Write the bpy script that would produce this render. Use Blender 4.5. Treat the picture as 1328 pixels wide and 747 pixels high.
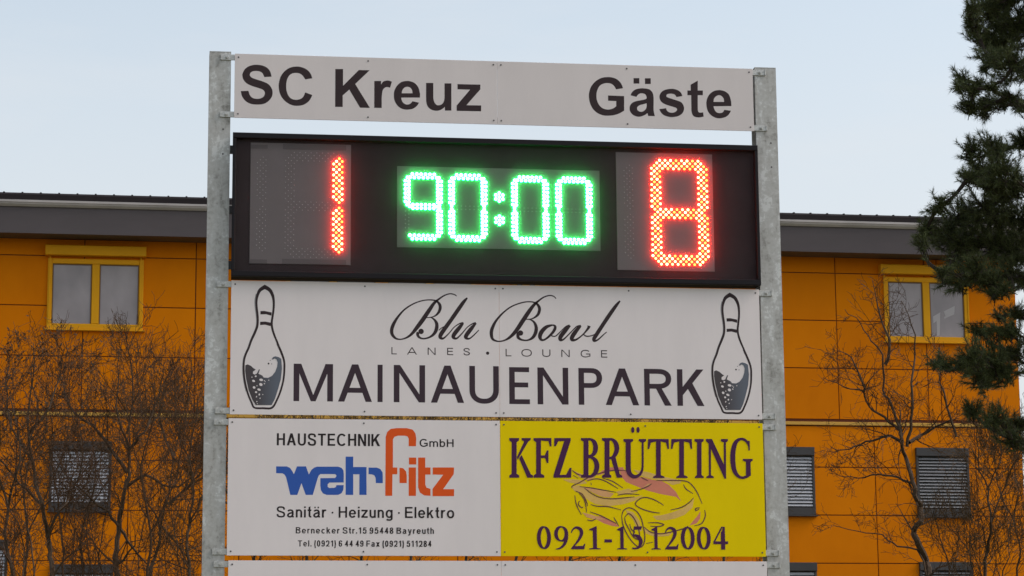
import bpy, math, random
from mathutils import Vector, Matrix, Quaternion
random.seed(7)
for o in list(bpy.data.objects): bpy.data.objects.remove(o, do_unlink=True)
SC = bpy.context.scene
COL = SC.collection

# ------------------------------------------------------------------ camera
F_PX = 3205.53
CAM = Vector((-0.39242, -18.07521, 1.64918))
YAW, PITCH, ROLL = 0.1371041, 0.1814088, -0.0078431
_F = Vector((math.sin(YAW)*math.cos(PITCH), math.cos(YAW)*math.cos(PITCH), math.sin(PITCH)))
_R0 = Vector((math.cos(YAW), -math.sin(YAW), 0)); _U0 = _R0.cross(_F)
_R = math.cos(ROLL)*_R0 + math.sin(ROLL)*_U0
_U = -math.sin(ROLL)*_R0 + math.cos(ROLL)*_U0
cam_data = bpy.data.cameras.new('camera')
cam = bpy.data.objects.new('camera', cam_data); COL.objects.link(cam)
cam_data.sensor_width = 36.0
cam_data.lens = 36.0*F_PX/1328.0
cam_data.clip_start = 0.1; cam_data.clip_end = 12000
cam.matrix_world = Matrix(((_R.x, _U.x, -_F.x, CAM.x), (_R.y, _U.y, -_F.y, CAM.y), (_R.z, _U.z, -_F.z, CAM.z), (0, 0, 0, 1)))
SC.camera = cam

# ------------------------------------------------------------------ sky, sun, exposure
SUN_EL, SUN_ROT = math.radians(45), math.radians(101)      # off to the right, veiled by cloud
world = bpy.data.worlds.new('World'); SC.world = world; world.use_nodes = True
nt = world.node_tree; bg = nt.nodes['Background']
sky = nt.nodes.new('ShaderNodeTexSky'); sky.sky_type = 'NISHITA'; sky.sun_disc = False
sky.sun_elevation = SUN_EL; sky.sun_rotation = SUN_ROT
sky.air_density = 1.0; sky.dust_density = 3.5; sky.ozone_density = 1.4; sky.altitude = 350
hsv = nt.nodes.new('ShaderNodeHueSaturation'); hsv.inputs['Saturation'].default_value = 0.56; hsv.inputs['Hue'].default_value = 0.482
nt.links.new(sky.outputs[0], hsv.inputs['Color'])
tcw = nt.nodes.new('ShaderNodeTexCoord'); mpw = nt.nodes.new('ShaderNodeMapping'); mpw.inputs['Scale'].default_value = (1.0, 1.0, 4.5)
nw = nt.nodes.new('ShaderNodeTexNoise'); nw.inputs['Scale'].default_value = 5.5; nw.inputs['Detail'].default_value = 6; nw.inputs['Roughness'].default_value = 0.6
rw = nt.nodes.new('ShaderNodeMapRange'); rw.inputs[1].default_value = 0.48; rw.inputs[2].default_value = 0.80; rw.inputs[3].default_value = 0.0; rw.inputs[4].default_value = 0.30
mw_ = nt.nodes.new('ShaderNodeMix'); mw_.data_type = 'RGBA'; mw_.inputs[7].default_value = (3.9, 3.85, 3.9, 1)      # thin high cloud
nt.links.new(tcw.outputs['Generated'], mpw.inputs[0]); nt.links.new(mpw.outputs[0], nw.inputs[0]); nt.links.new(nw.outputs[0], rw.inputs[0])
nt.links.new(rw.outputs[0], mw_.inputs[0]); nt.links.new(hsv.outputs[0], mw_.inputs[6])
sz = nt.nodes.new('ShaderNodeSeparateXYZ'); nt.links.new(tcw.outputs['Generated'], sz.inputs[0])
rz_ = nt.nodes.new('ShaderNodeMapRange'); rz_.interpolation_type = 'SMOOTHSTEP'; rz_.inputs[1].default_value = 0.10; rz_.inputs[2].default_value = 0.40; rz_.inputs[3].default_value = 0.80; rz_.inputs[4].default_value = 0.0
mh = nt.nodes.new('ShaderNodeMix'); mh.data_type = 'RGBA'; mh.inputs[7].default_value = (3.42, 3.48, 3.52, 1)      # pale veil low in the sky
nt.links.new(sz.outputs[2], rz_.inputs[0]); nt.links.new(rz_.outputs[0], mh.inputs[0]); nt.links.new(mw_.outputs[2], mh.inputs[6]); nt.links.new(mh.outputs[2], bg.inputs['Color']); bg.inputs['Strength'].default_value = 0.12
sun_d = bpy.data.lights.new('sun', 'SUN'); sun_d.energy = 0.5; sun_d.angle = math.radians(35); sun_d.color = (1.0, 0.86, 0.74)
sun = bpy.data.objects.new('sun', sun_d); COL.objects.link(sun)
sd = Vector((math.sin(SUN_ROT)*math.cos(SUN_EL), math.cos(SUN_ROT)*math.cos(SUN_EL), math.sin(SUN_EL)))
sun.rotation_euler = (-sd).to_track_quat('-Z', 'Y').to_euler()
SC.view_settings.view_transform = 'Standard'; SC.view_settings.look = 'None'
SC.view_settings.exposure = 0.89; SC.view_settings.gamma = 1.0; SC.view_settings.use_curve_mapping = False

# ------------------------------------------------------------------ helpers
def ray(px, py): return _F + _R*((px-664)/F_PX) - _U*((py-373.5)/F_PX)
def on_board(px, py, y=0.0):
    d = ray(px, py); t = (y-CAM.y)/d.y; p = CAM + d*t
    return (p.x, p.z)
FH = Vector((_F.x, _F.y, 0)).normalized()
def at(px, py, dist):
    d = ray(px, py); return CAM + d*(dist/d.dot(FH))

def mesh_obj(name, verts, faces, mat, parent=None, smooth=False):
    me = bpy.data.meshes.new(name); me.from_pydata([tuple(v) for v in verts], [], faces); me.validate(); me.update()
    mats = mat if isinstance(mat, (list, tuple)) else [mat]
    for m in mats: me.materials.append(m)
    if smooth:
        for p in me.polygons: p.use_smooth = True
    o = bpy.data.objects.new(name, me); COL.objects.link(o)
    if parent: o.parent = parent
    return o
def tag(o, label=None, cat=None, group=None, kind=None):
    if label: o['label'] = label
    if cat: o['category'] = cat
    if group: o['group'] = group
    if kind: o['kind'] = kind
    return o
def empty(name, loc, label, cat, group=None, rz=0):
    o = bpy.data.objects.new(name, None); COL.objects.link(o); o.location = loc; o.rotation_euler.z = rz
    o.empty_display_size = 0.2
    return tag(o, label, cat, group)

class MB:
    def __init__(s): s.v = []; s.f = []
    def box(s, x0, x1, y0, y1, z0, z1, ch=0.0):
        b = len(s.v)
        if ch <= 0:
            s.v += [(x0,y0,z0),(x1,y0,z0),(x1,y1,z0),(x0,y1,z0),(x0,y0,z1),(x1,y0,z1),(x1,y1,z1),(x0,y1,z1)]
            for q in ((0,3,2,1),(4,5,6,7),(0,1,5,4),(1,2,6,5),(2,3,7,6),(3,0,4,7)): s.f.append(tuple(b+i for i in q))
        else:       # chamfer the edges of the front (-Y) face
            c = ch
            s.v += [(x0,y0+c,z0),(x1,y0+c,z0),(x1,y1,z0),(x0,y1,z0),(x0,y0+c,z1),(x1,y0+c,z1),(x1,y1,z1),(x0,y1,z1),
                    (x0+c,y0,z0+c),(x1-c,y0,z0+c),(x1-c,y0,z1-c),(x0+c,y0,z1-c)]
            for q in ((0,3,2,1),(4,5,6,7),(1,2,6,5),(2,3,7,6),(3,0,4,7),(8,9,10,11),(0,1,9,8),(1,5,10,9),(5,4,11,10),(4,0,8,11)): s.f.append(tuple(b+i for i in q))
    def cyl(s, c, axis, r, h, n=12, r2=None):
        c = Vector(c); a = Vector(axis).normalized(); u = a.orthogonal().normalized(); w = a.cross(u); r2 = r if r2 is None else r2
        b = len(s.v)
        for k, rr in ((0, r), (h, r2)):
            for i in range(n):
                t = 2*math.pi*i/n; s.v.append(tuple(c + a*k + (u*math.cos(t)+w*math.sin(t))*rr))
        for i in range(n): s.f.append((b+i, b+(i+1)%n, b+n+(i+1)%n, b+n+i))
        s.f.append(tuple(b+n-1-i for i in range(n))); s.f.append(tuple(b+n+i for i in range(n)))
    def prism(s, pts, axis_vec, origin_fn):     # extrude 2D polygon
        b = len(s.v); n = len(pts); av = Vector(axis_vec)
        P = [Vector(origin_fn(*p)) for p in pts]
        s.v += [tuple(p) for p in P] + [tuple(p+av) for p in P]
        for i in range(n): s.f.append((b+i, b+(i+1)%n, b+n+(i+1)%n, b+n+i))
        s.f.append(tuple(b+n-1-i for i in range(n))); s.f.append(tuple(b+n+i for i in range(n)))
    def tube(s, pts, rads, n=5):
        b0 = len(s.v); prev = None
        m = len(pts)
        for i in range(m):
            t = (pts[min(i+1, m-1)]-pts[max(i-1, 0)])
            if t.length < 1e-7: t = Vector((0,0,1))
            t.normalize()
            if prev is None: u = t.orthogonal().normalized()
            else:
                u = prev - t*prev.dot(t)
                u = u.normalized() if u.length > 1e-6 else t.orthogonal().normalized()
            prev = u; w = t.cross(u); r = rads[i]; p = pts[i]
            for k in range(n):
                a = 2*math.pi*k/n; ca = math.cos(a)*r; sa = math.sin(a)*r
                s.v.append((p.x+u.x*ca+w.x*sa, p.y+u.y*ca+w.y*sa, p.z+u.z*ca+w.z*sa))
        for i in range(m-1):
            for k in range(n):
                a = b0+i*n+k; c = b0+i*n+(k+1)%n
                s.f.append((a, c, c+n, a+n))
        s.f.append(tuple(b0+(m-1)*n+k for k in range(n)))
    def build(s, name, mat, parent=None, smooth=False): return mesh_obj(name, s.v, s.f, mat, parent, smooth)

# ------------------------------------------------------------------ materials
def new_mat(name):
    m = bpy.data.materials.new(name); m.use_nodes = True
    return m, m.node_tree, m.node_tree.nodes['Principled BSDF']
def simple(name, col, rough=0.5, metal=0.0, spec=0.5, var=0.0, scale=6.0, bump=0.0, bscale=40.0, obj_rand=0.0, stretch=(1,1,1)):
    m, t, b = new_mat(name)
    b.inputs['Base Color'].default_value = (*col, 1); b.inputs['Roughness'].default_value = rough
    b.inputs['Metallic'].default_value = metal; b.inputs['Specular IOR Level'].default_value = spec
    if var > 0 or bump > 0:
        tc = t.nodes.new('ShaderNodeTexCoord'); mp = t.nodes.new('ShaderNodeMapping'); mp.inputs['Scale'].default_value = stretch
        t.links.new(tc.outputs['Object'], mp.inputs[0])
    if var > 0:
        n = t.nodes.new('ShaderNodeTexNoise'); n.inputs['Scale'].default_value = scale; n.inputs['Detail'].default_value = 6; n.inputs['Roughness'].default_value = 0.65
        t.links.new(mp.outputs[0], n.inputs[0])
        cr = t.nodes.new('ShaderNodeMapRange'); cr.inputs[1].default_value = 0.3; cr.inputs[2].default_value = 0.7
        cr.inputs[3].default_value = 1-var; cr.inputs[4].default_value = 1+var
        t.links.new(n.outputs[0], cr.inputs[0])
        mx = t.nodes.new('ShaderNodeVectorMath'); mx.operation = 'SCALE'; mx.inputs[0].default_value = col
        t.links.new(cr.outputs[0], mx.inputs['Scale']); t.links.new(mx.outputs[0], b.inputs['Base Color'])
    if bump > 0:
        n2 = t.nodes.new('ShaderNodeTexNoise'); n2.inputs['Scale'].default_value = bscale; n2.inputs['Detail'].default_value = 4
        t.links.new(mp.outputs[0], n2.inputs[0])
        bp = t.nodes.new('ShaderNodeBump'); bp.inputs['Strength'].default_value = bump; bp.inputs['Distance'].default_value = 0.01
        t.links.new(n2.outputs[0], bp.inputs['Height']); t.links.new(bp.outputs[0], b.inputs['Normal'])
    return m
def galvanised():
    m, t, b = new_mat('galvanised_steel')
    tc = t.nodes.new('ShaderNodeTexCoord')
    geo = t.nodes.new('ShaderNodeObjectInfo')
    add = t.nodes.new('ShaderNodeVectorMath'); add.operation = 'ADD'
    t.links.new(tc.outputs['Object'], add.inputs[0]); t.links.new(geo.outputs['Location'], add.inputs[1])
    rotm = t.nodes.new('ShaderNodeMapping'); rotm.inputs['Rotation'].default_value = (0, math.radians(-38), 0); rotm.inputs['Scale'].default_value = (3.2, 1, 0.9)
    t.links.new(add.outputs[0], rotm.inputs[0])
    n1 = t.nodes.new('ShaderNodeTexNoise'); n1.inputs['Scale'].default_value = 3.2; n1.inputs['Detail'].default_value = 7; n1.inputs['Roughness'].default_value = 0.62; n1.inputs['Distortion'].default_value = 0.6
    n2 = t.nodes.new('ShaderNodeTexNoise'); n2.inputs['Scale'].default_value = 22; n2.inputs['Detail'].default_value = 5; n2.inputs['Roughness'].default_value = 0.7; n2.inputs['Distortion'].default_value = 1.2
    vo = t.nodes.new('ShaderNodeTexVoronoi'); vo.inputs['Scale'].default_value = 38
    t.links.new(rotm.outputs[0], n1.inputs[0]); t.links.new(add.outputs[0], n2.inputs[0]); t.links.new(add.outputs[0], vo.inputs[0])
    a1 = t.nodes.new('ShaderNodeMath'); a1.operation = 'MULTIPLY_ADD'; a1.inputs[1].default_value = 0.60
    t.links.new(n2.outputs[0], a1.inputs[0]); t.links.new(n1.outputs[0], a1.inputs[2])
    a2 = t.nodes.new('ShaderNodeMath'); a2.operation = 'MULTIPLY_ADD'; a2.inputs[1].default_value = 0.12
    sep = t.nodes.new('ShaderNodeSeparateColor'); t.links.new(vo.outputs['Color'], sep.inputs[0])
    t.links.new(sep.outputs[0], a2.inputs[0]); t.links.new(a1.outputs[0], a2.inputs[2])
    r = t.nodes.new('ShaderNodeValToRGB')
    r.color_ramp.elements[0].position = 0.55; r.color_ramp.elements[0].color = (0.19, 0.18, 0.158, 1)
    r.color_ramp.elements[1].position = 1.15; r.color_ramp.elements[1].color = (0.60, 0.595, 0.57, 1)
    e = r.color_ramp.elements.new(0.80); e.color = (0.42, 0.405, 0.375, 1)
    e = r.color_ramp.elements.new(0.97); e.color = (0.49, 0.48, 0.455, 1)
    t.links.new(a2.outputs[0], r.inputs[0]); t.links.new(r.outputs[0], b.inputs['Base Color'])
    b.inputs['Roughness'].default_value = 0.55; b.inputs['Metallic'].default_value = 0.25
    return m
GALV = galvanised()
ZINC = simple('zinc_hardware', (0.50, 0.49, 0.46), 0.42, 0.5, var=0.25, scale=60)
def board_mat(name, col):
    m = simple(name, col, 0.6, 0, 0.06, var=0.035, scale=1.4, bump=0.02, bscale=3, stretch=(2.2, 1, 0.6))
    return m
WHITE = board_mat('white_board_print', (0.80, 0.722, 0.704))
WHITE2 = board_mat('grey_white_board_print', (0.715, 0.645, 0.625))
YELLOW = board_mat('yellow_board_print', (0.86, 0.63, 0.001))
INK = simple('dark_ink', (0.045, 0.030, 0.032), 0.6, 0, 0.12, var=0.05, scale=3)
INK2 = simple('plum_ink', (0.056, 0.036, 0.046), 0.6, 0, 0.12, var=0.05, scale=3)
BLACKINK = simple('black_ink', (0.030, 0.022, 0.023), 0.6, 0, 0.12)
NAVY = simple('violet_ink', (0.075, 0.022, 0.075), 0.6, 0, 0.12, var=0.06, scale=4)
BLUE = simple('blue_ink', (0.04, 0.11, 0.42), 0.6, 0, 0.12)
ORANGE_INK = simple('orange_red_ink', (0.78, 0.10, 0.016), 0.6, 0, 0.12)
GREYINK = simple('grey_ink', (0.26, 0.245, 0.245), 0.45)
PINK = simple('pink_ink', (0.68, 0.21, 0.12), 0.45, var=0.08, scale=5)
BEIGE = simple('beige_ink', (0.72, 0.44, 0.10), 0.45, var=0.12, scale=6)
ROSE = simple('rose_ink', (0.72, 0.36, 0.13), 0.45, var=0.12, scale=6)
LINE = simple('brown_line_ink', (0.13, 0.038, 0.022), 0.45)
RUBBER = simple('dark_screw', (0.09, 0.08, 0.08), 0.5, 0.3)
HOUSE = simple('black_powder_coat', (0.036, 0.027, 0.028), 0.75, 0, 0.08, var=0.10, scale=3)
FRAMEB = simple('black_frame_metal', (0.014, 0.012, 0.014), 0.6, 0, 0.15)
PANEL = simple('smoked_grey_panel', (0.145, 0.124, 0.124), 0.6, 0, 0.15, var=0.04, scale=5)
PANELG = simple('smoked_green_grey_panel', (0.120, 0.120, 0.108), 0.6, 0, 0.15, var=0.04, scale=5)
DOTU = simple('unlit_led_lens', (0.34, 0.32, 0.31), 0.25)
def led(name, col_a, col_b, s_a, s_b):
    m, t, b = new_mat(name)
    g = t.nodes.new('ShaderNodeNewGeometry')
    mx = t.nodes.new('ShaderNodeMix'); mx.data_type = 'RGBA'
    mx.inputs[6].default_value = (*col_a, 1); mx.inputs[7].default_value = (*col_b, 1)
    t.links.new(g.outputs['Random Per Island'], mx.inputs[0])
    ms = t.nodes.new('ShaderNodeMapRange'); ms.inputs[3].default_value = s_a; ms.inputs[4].default_value = s_b
    t.links.new(g.outputs['Random Per Island'], ms.inputs[0])
    b.inputs['Base Color'].default_value = (0.1, 0.1, 0.1, 1); b.inputs['Specular IOR Level'].default_value = 0.1
    t.links.new(mx.outputs[2], b.inputs['Emission Color']); t.links.new(ms.outputs[0], b.inputs['Emission Strength'])
    return m
LEDR = (led('red_led_rim', (1.0, 0.0010, 0.0012), (1.0, 0.003, 0.002), 14, 22), led('red_led_core', (1.0, 0.024, 0.0012), (1.0, 0.056, 0.022), 30, 66))
LEDG = (led('green_led_rim', (0.002, 1.0, 0.10), (0.004, 1.0, 0.12), 12, 16), led('green_led_core', (0.055, 1.0, 0.17), (0.075, 1.0, 0.20), 28, 36))
def glow_scatter_mat():
    m, t, b = new_mat('glow_scatter')  # scatters a little LED light, imitating lens glare
    t.nodes.remove(b); o = t.nodes['Material Output']
    tr = t.nodes.new('ShaderNodeBsdfTransparent'); tl = t.nodes.new('ShaderNodeBsdfTranslucent'); tl.inputs[0].default_value = (1, 1, 1, 1)
    mx = t.nodes.new('ShaderNodeMixShader'); mx.inputs[0].default_value = 0.024
    t.links.new(tr.outputs[0], mx.inputs[1]); t.links.new(tl.outputs[0], mx.inputs[2]); t.links.new(mx.outputs[0], o.inputs[0])
    return m
GLOW_SCATTER = glow_scatter_mat()
def cladding():
    m, t, b = new_mat('orange_facade_panel')
    g = t.nodes.new('ShaderNodeNewGeometry')
    tc = t.nodes.new('ShaderNodeTexCoord')
    n = t.nodes.new('ShaderNodeTexNoise'); n.inputs['Scale'].default_value = 0.9; n.inputs['Detail'].default_value = 7; n.inputs['Roughness'].default_value = 0.6
    mp = t.nodes.new('ShaderNodeMapping'); mp.inputs['Scale'].default_value = (1.3, 1, 0.7)
    t.links.new(tc.outputs['Object'], mp.inputs[0]); t.links.new(mp.outputs[0], n.inputs[0])
    ad = t.nodes.new('ShaderNodeMath'); ad.operation = 'MULTIPLY_ADD'; ad.inputs[1].default_value = 0.35
    t.links.new(g.outputs['Random Per Island'], ad.inputs[0]); t.links.new(n.outputs[0], ad.inputs[2])
    r = t.nodes.new('ShaderNodeValToRGB')
    r.color_ramp.elements[0].position = 0.3; r.color_ramp.elements[0].color = (0.61, 0.160, 0.001, 1)
    r.color_ramp.elements[1].position = 1.0; r.color_ramp.elements[1].color = (0.74, 0.212, 0.0015, 1)
    t.links.new(ad.outputs[0], r.inputs[0]); t.links.new(r.outputs[0], b.inputs['Base Color'])
    b.inputs['Roughness'].default_value = 0.7; b.inputs['Specular IOR Level'].default_value = 0.05
    return m
CLAD = cladding()
JOINT = simple('joint_red_brown', (0.14, 0.030, 0.004), 0.8)  # red-brown backing visible between the panels
YFRAME = simple('yellow_window_paint', (0.72, 0.33, 0.006), 0.6, 0, 0.15, var=0.05, scale=2)
LEDGE = simple('pale_yellow_sheet', (0.58, 0.31, 0.035), 0.5)
ANTH = simple('anthracite_metal', (0.035, 0.031, 0.031), 0.5, var=0.1, scale=3)
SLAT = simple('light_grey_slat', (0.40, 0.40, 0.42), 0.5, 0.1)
FASCIA = simple('grey_fascia_sheet', (0.102, 0.087, 0.089), 0.65, 0, 0.12, var=0.06, scale=0.8, stretch=(1, 1, 3))
GUTTER = simple('pale_zinc_gutter', (0.42, 0.38, 0.36), 0.5, 0.1, var=0.12, scale=1.5)
ROOFM = simple('dark_roof_sheet', (0.022, 0.017, 0.018), 0.7, 0, 0.15, var=0.15, scale=2)
SOFFIT = simple('dark_soffit', (0.09, 0.075, 0.07), 0.7)
def glass():
    m, t, b = new_mat('sky_grey_glass')  # mottled grey in the base colour stands in for reflected sky
    tc = t.nodes.new('ShaderNodeTexCoord')
    n = t.nodes.new('ShaderNodeTexNoise'); n.inputs['Scale'].default_value = 1.1; n.inputs['Detail'].default_value = 3
    mp = t.nodes.new('ShaderNodeMapping'); mp.inputs['Scale'].default_value = (1.2, 1, 0.8)
    t.links.new(tc.outputs['Object'], mp.inputs[0]); t.links.new(mp.outputs[0], n.inputs[0])
    r = t.nodes.new('ShaderNodeValToRGB')
    r.color_ramp.elements[0].position = 0.35; r.color_ramp.elements[0].color = (0.235, 0.205, 0.21, 1)
    r.color_ramp.elements[1].position = 0.7; r.color_ramp.elements[1].color = (0.34, 0.295, 0.295, 1)
    t.links.new(n.outputs[0], r.inputs[0]); t.links.new(r.outputs[0], b.inputs['Base Color'])
    b.inputs['Roughness'].default_value = 0.06; b.inputs['IOR'].default_value = 1.5
    return m
GLASS = glass()
DARK = simple('dark_room', (0.03, 0.027, 0.027), 0.9)
REFL = simple('pale_reflection', (0.40, 0.37, 0.37), 0.6)  # pale tone of the painted window reflection
BARK = simple('dark_bark', (0.062, 0.036, 0.018), 0.9, var=0.35, scale=9, bump=0.5, bscale=30)
TWIG = simple('brown_twig', (0.055, 0.025, 0.007), 0.9, var=0.35, scale=5)
TWIGR = simple('reddish_twig', (0.075, 0.031, 0.008), 0.9, var=0.35, scale=5)
TWIGO = simple('ochre_twig', (0.075, 0.038, 0.010), 0.9, var=0.35, scale=5)
DRYLEAF = simple('withered_leaf', (0.050, 0.026, 0.010), 0.9, var=0.4, scale=8)
PINEBARK = simple('pine_bark', (0.030, 0.019, 0.012), 0.9, var=0.4, scale=10, bump=0.6, bscale=25)
def needles(name, c0, c1):
    m, t, b = new_mat(name)
    g = t.nodes.new('ShaderNodeNewGeometry')
    mx = t.nodes.new('ShaderNodeMix'); mx.data_type = 'RGBA'
    mx.inputs[6].default_value = (*c0, 1); mx.inputs[7].default_value = (*c1, 1)
    t.links.new(g.outputs['Random Per Island'], mx.inputs[0]); t.links.new(mx.outputs[2], b.inputs['Base Color'])
    b.inputs['Roughness'].default_value = 0.6; b.inputs['Specular IOR Level'].default_value = 0.25
    return m
NEEDLE = needles('pine_needle', (0.040, 0.054, 0.017), (0.120, 0.135, 0.046))
def grass_mat():
    m, t, b = new_mat('lawn')
    tc = t.nodes.new('ShaderNodeTexCoord')
    n = t.nodes.new('ShaderNodeTexNoise'); n.inputs['Scale'].default_value = 0.35; n.inputs['Detail'].default_value = 8
    n2 = t.nodes.new('ShaderNodeTexNoise'); n2.inputs['Scale'].default_value = 14; n2.inputs['Detail'].default_value = 6
    t.links.new(tc.outputs['Object'], n.inputs[0]); t.links.new(tc.outputs['Object'], n2.inputs[0])
    ad = t.nodes.new('ShaderNodeMath'); ad.operation = 'ADD'; t.links.new(n.outputs[0], ad.inputs[0]); t.links.new(n2.outputs[0], ad.inputs[1])
    r = t.nodes.new('ShaderNodeValToRGB')
    r.color_ramp.elements[0].position = 0.7; r.color_ramp.elements[0].color = (0.045, 0.065, 0.02, 1)
    r.color_ramp.elements[1].position = 1.3; r.color_ramp.elements[1].color = (0.12, 0.11, 0.045, 1)
    t.links.new(ad.outputs[0], r.inputs[0]); t.links.new(r.outputs[0], b.inputs['Base Color']); b.inputs['Roughness'].default_value = 0.9
    return m
LAWN = grass_mat()

# ------------------------------------------------------------------ ground
tag(mesh_obj('ground', [(-4000,-4000,0),(4000,-4000,0),(4000,4000,0),(-4000,4000,0)], [(0,1,2,3)], LAWN), kind='structure')

# ------------------------------------------------------------------ building behind
BA = math.radians(1.25)
BN = Vector((math.sin(BA), -math.cos(BA), 0)); BX = Vector((math.cos(BA), math.sin(BA), 0))
BO = CAM + FH*57.0; BO.z = 0
def onb(px, py, off=0.0):           # point of the facade (off = metres in front of it): along, height
    d = ray(px, py); o = BO + BN*off
    p = CAM + d*((o-CAM).dot(BN)/d.dot(BN))
    return ((p-BO).dot(BX), p.z)
bld = empty('office_building', BO, 'long orange clad building with grey eaves behind the scoreboard', 'building', rz=BA)
XR = onb(1321, 480)[0]              # right hand corner
XL = -22.0
ZL = onb(664, 544)[1]               # ledge between the storeys
ZE = onb(664, 312)[1] + 0.25        # top of the wall, hidden behind the eave
DEPTH = 12.0
m = MB()
m.box(XL, XR, 0.03, DEPTH, 0.02, ZE); m.build('wall_core', JOINT, bld)
g = 0.012
def panels(mb, xs, zs, y0=0.0):
    for i in range(len(xs)-1):
        for k in range(len(zs)-1):
            mb.box(xs[i]+g, xs[i+1]-g, y0, 0.029, zs[k]+g, zs[k+1]-g)
jx = onb(1085, 420)[0]; jx2 = onb(253.5, 400)[0]
stepz = (onb(1040, 415)[1]-onb(1040, 477)[1])
zs_up = [ZL+0.10]
z = onb(1040, 540)[1]
zs_up.append(z) if z > ZL+0.25 else None
z = onb(1040, 477)[1]
while z < ZE: zs_up.append(z); z += stepz
zs_up.append(ZE)
wu = (jx-jx2)/6.0
xs_up = sorted([jx + wu*k for k in range(-14, 3) if XL+0.3 < jx+wu*k < XR-0.3] + [XL, XR] + [onb(1203, 480)[0]])
xs_up = [x for i, x in enumerate(xs_up) if i == 0 or x-xs_up[i-1] > 0.25]
mb = MB(); panels(mb, xs_up, zs_up)
zs_lo = [ZL-0.06]
z = onb(1090, 606)[1]; st2 = onb(1090, 606)[1]-onb(1090, 668)[1]
while z > 0.4: zs_lo.append(z); z -= st2
zs_lo.append(0.05); zs_lo = sorted(zs_lo)
jl = onb(1136, 640)[0]; wl = wu*0.985
xs_lo = sorted([jl + wl*k for k in range(-15, 4) if XL+0.3 < jl+wl*k < XR-0.2] + [XL, XR])
panels(mb, xs_lo, zs_lo)
mb.build('wall', CLAD, bld)
m = MB(); m.box(XL-0.02, XR+0.03, -0.05, 0.02, ZL-0.045, ZL+0.035, 0.008); m.build('ledge', LEDGE, bld)
# gable end on the right
mb = MB()
for k in range(5):
    for i in range(len(zs_up)-1): mb.box(XR+0.002, XR+0.02, 0.06+k*2.3, 0.06+(k+1)*2.3-0.03, zs_up[i]+g, zs_up[i+1]-g)
    for i in range(len(zs_lo)-1): mb.box(XR+0.002, XR+0.02, 0.06+k*2.3, 0.06+(k+1)*2.3-0.03, zs_lo[i]+g, zs_lo[i+1]-g)
mb.build('gable_cladding', CLAD, bld)
# eave
OV = 0.75
zf0, zf1 = onb(133, 304.5, OV)[1], onb(133, 270.5, OV)[1]
zg1 = onb(133, 261.5, OV+0.1)[1]; zr1 = onb(133, 251.3, OV+0.1)[1]
XE = XR + 0.35
m = MB(); m.box(XL, XE, -OV, -OV+0.03, zf0, zf1-0.004); m.build('fascia', FASCIA, bld)
m = MB(); m.box(XL, XE, -OV+0.031, 0.028, zf0+0.02, zf0+0.05); m.build('soffit', SOFFIT, bld)
m = MB()
m.prism([(-OV-0.10, zg1), (-OV-0.10, zg1-0.05), (-OV-0.085, zg1-0.055), (-OV-0.075, zf1+0.05), (-OV-0.03, zf1), (-OV+0.02, zf1), (-OV+0.02, zg1)], (XE-XL, 0, 0), lambda y, z_: (XL, y, z_))
m.build('gutter', GUTTER, bld)
m = MB()
m.prism([(-OV-0.06, zg1+0.004), (-OV-0.06, zr1-0.05), (-OV+0.0, zr1), (6.0, zr1+0.25), (DEPTH+0.6, zr1), (DEPTH+0.6, zg1+0.004)], (XE-XL, 0, 0), lambda y, z_: (XL, y, z_))
rf = m.build('roof', ROOFM, bld)
m = MB(); sx = (onb(139.5, 249)[0]-onb(7, 246)[0])/5.65; x = XL+0.1
while x < XE-0.1:
    m.box(x-0.02, x+0.02, -OV-0.03, 0.6, zr1-0.03, zr1+0.012); x += sx
m.build('standing_seam', ROOFM, rf)
m = MB(); xv = onb(190, 252)[0]; m.cyl((xv, 0.1, zr1), (0,0,1), 0.09, 0.10, 14, 0.05); m.build('vent_cap', ROOFM, rf)
m = MB(); m.box(XL+0.02, XE-0.3, -OV+0.035, 0.9, zf0+0.055, zg1); m.build('eave_box', SOFFIT, bld)

def big_window(pl, pt, pr, pb, mirror=False):
    """yellow framed double window; pl.. photo pixels of the frame's outer edge"""
    x0, z1 = onb((pl+0.0), (pt)); x1, z0 = onb(pr, pb)
    w = x1-x0; h = z1-z0; fw = 0.105; cx = (x0+x1)/2
    fr = MB()
    fr.box(x0, x0+fw, -0.055, 0.02, z0, z1, 0.01); fr.box(x1-fw, x1, -0.055, 0.02, z0, z1, 0.01)
    fr.box(x0+fw+0.001, x1-fw-0.001, -0.053, 0.02, z1-fw*1.15, z1-0.001, 0.01); fr.box(x0+fw+0.001, x1-fw-0.001, -0.053, 0.02, z0+0.001, z0+fw*1.25, 0.01)
    fr.box(cx-0.085, cx+0.085, -0.052, 0.02, z0+fw*1.25+0.001, z1-fw*1.15-0.001, 0.01)
    f = fr.build('window', YFRAME, bld)
    s = MB()
    for a, b in ((x0+fw+0.004, cx-0.089), (cx+0.089, x1-fw-0.004)):
        p = MB(); p.box(a, b, -0.012, 0.012, z0+fw*1.25+0.004, z1-fw*1.15-0.004); p.build('pane', GLASS, f)
        t = 0.022
        zz0, zz1 = z0+fw*1.25+0.004, z1-fw*1.15-0.004
        s.box(a, b, -0.030, -0.0125, zz1-t, zz1); s.box(a, a+t, -0.0302, -0.0125, zz0, zz1-t-0.001); s.box(b-t, b, -0.0302, -0.0125, zz0, zz1-t-0.001)
    s.build('gasket', simple('brown_gasket', (0.16, 0.075, 0.01), 0.6), f)
    s = MB(); s.box(x0-0.05, x1+0.05, -0.11, 0.02, z0-0.035, z0-0.002, 0.008); s.build('sill', YFRAME, f)
    return x0, x1, z0, z1, f
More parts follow.
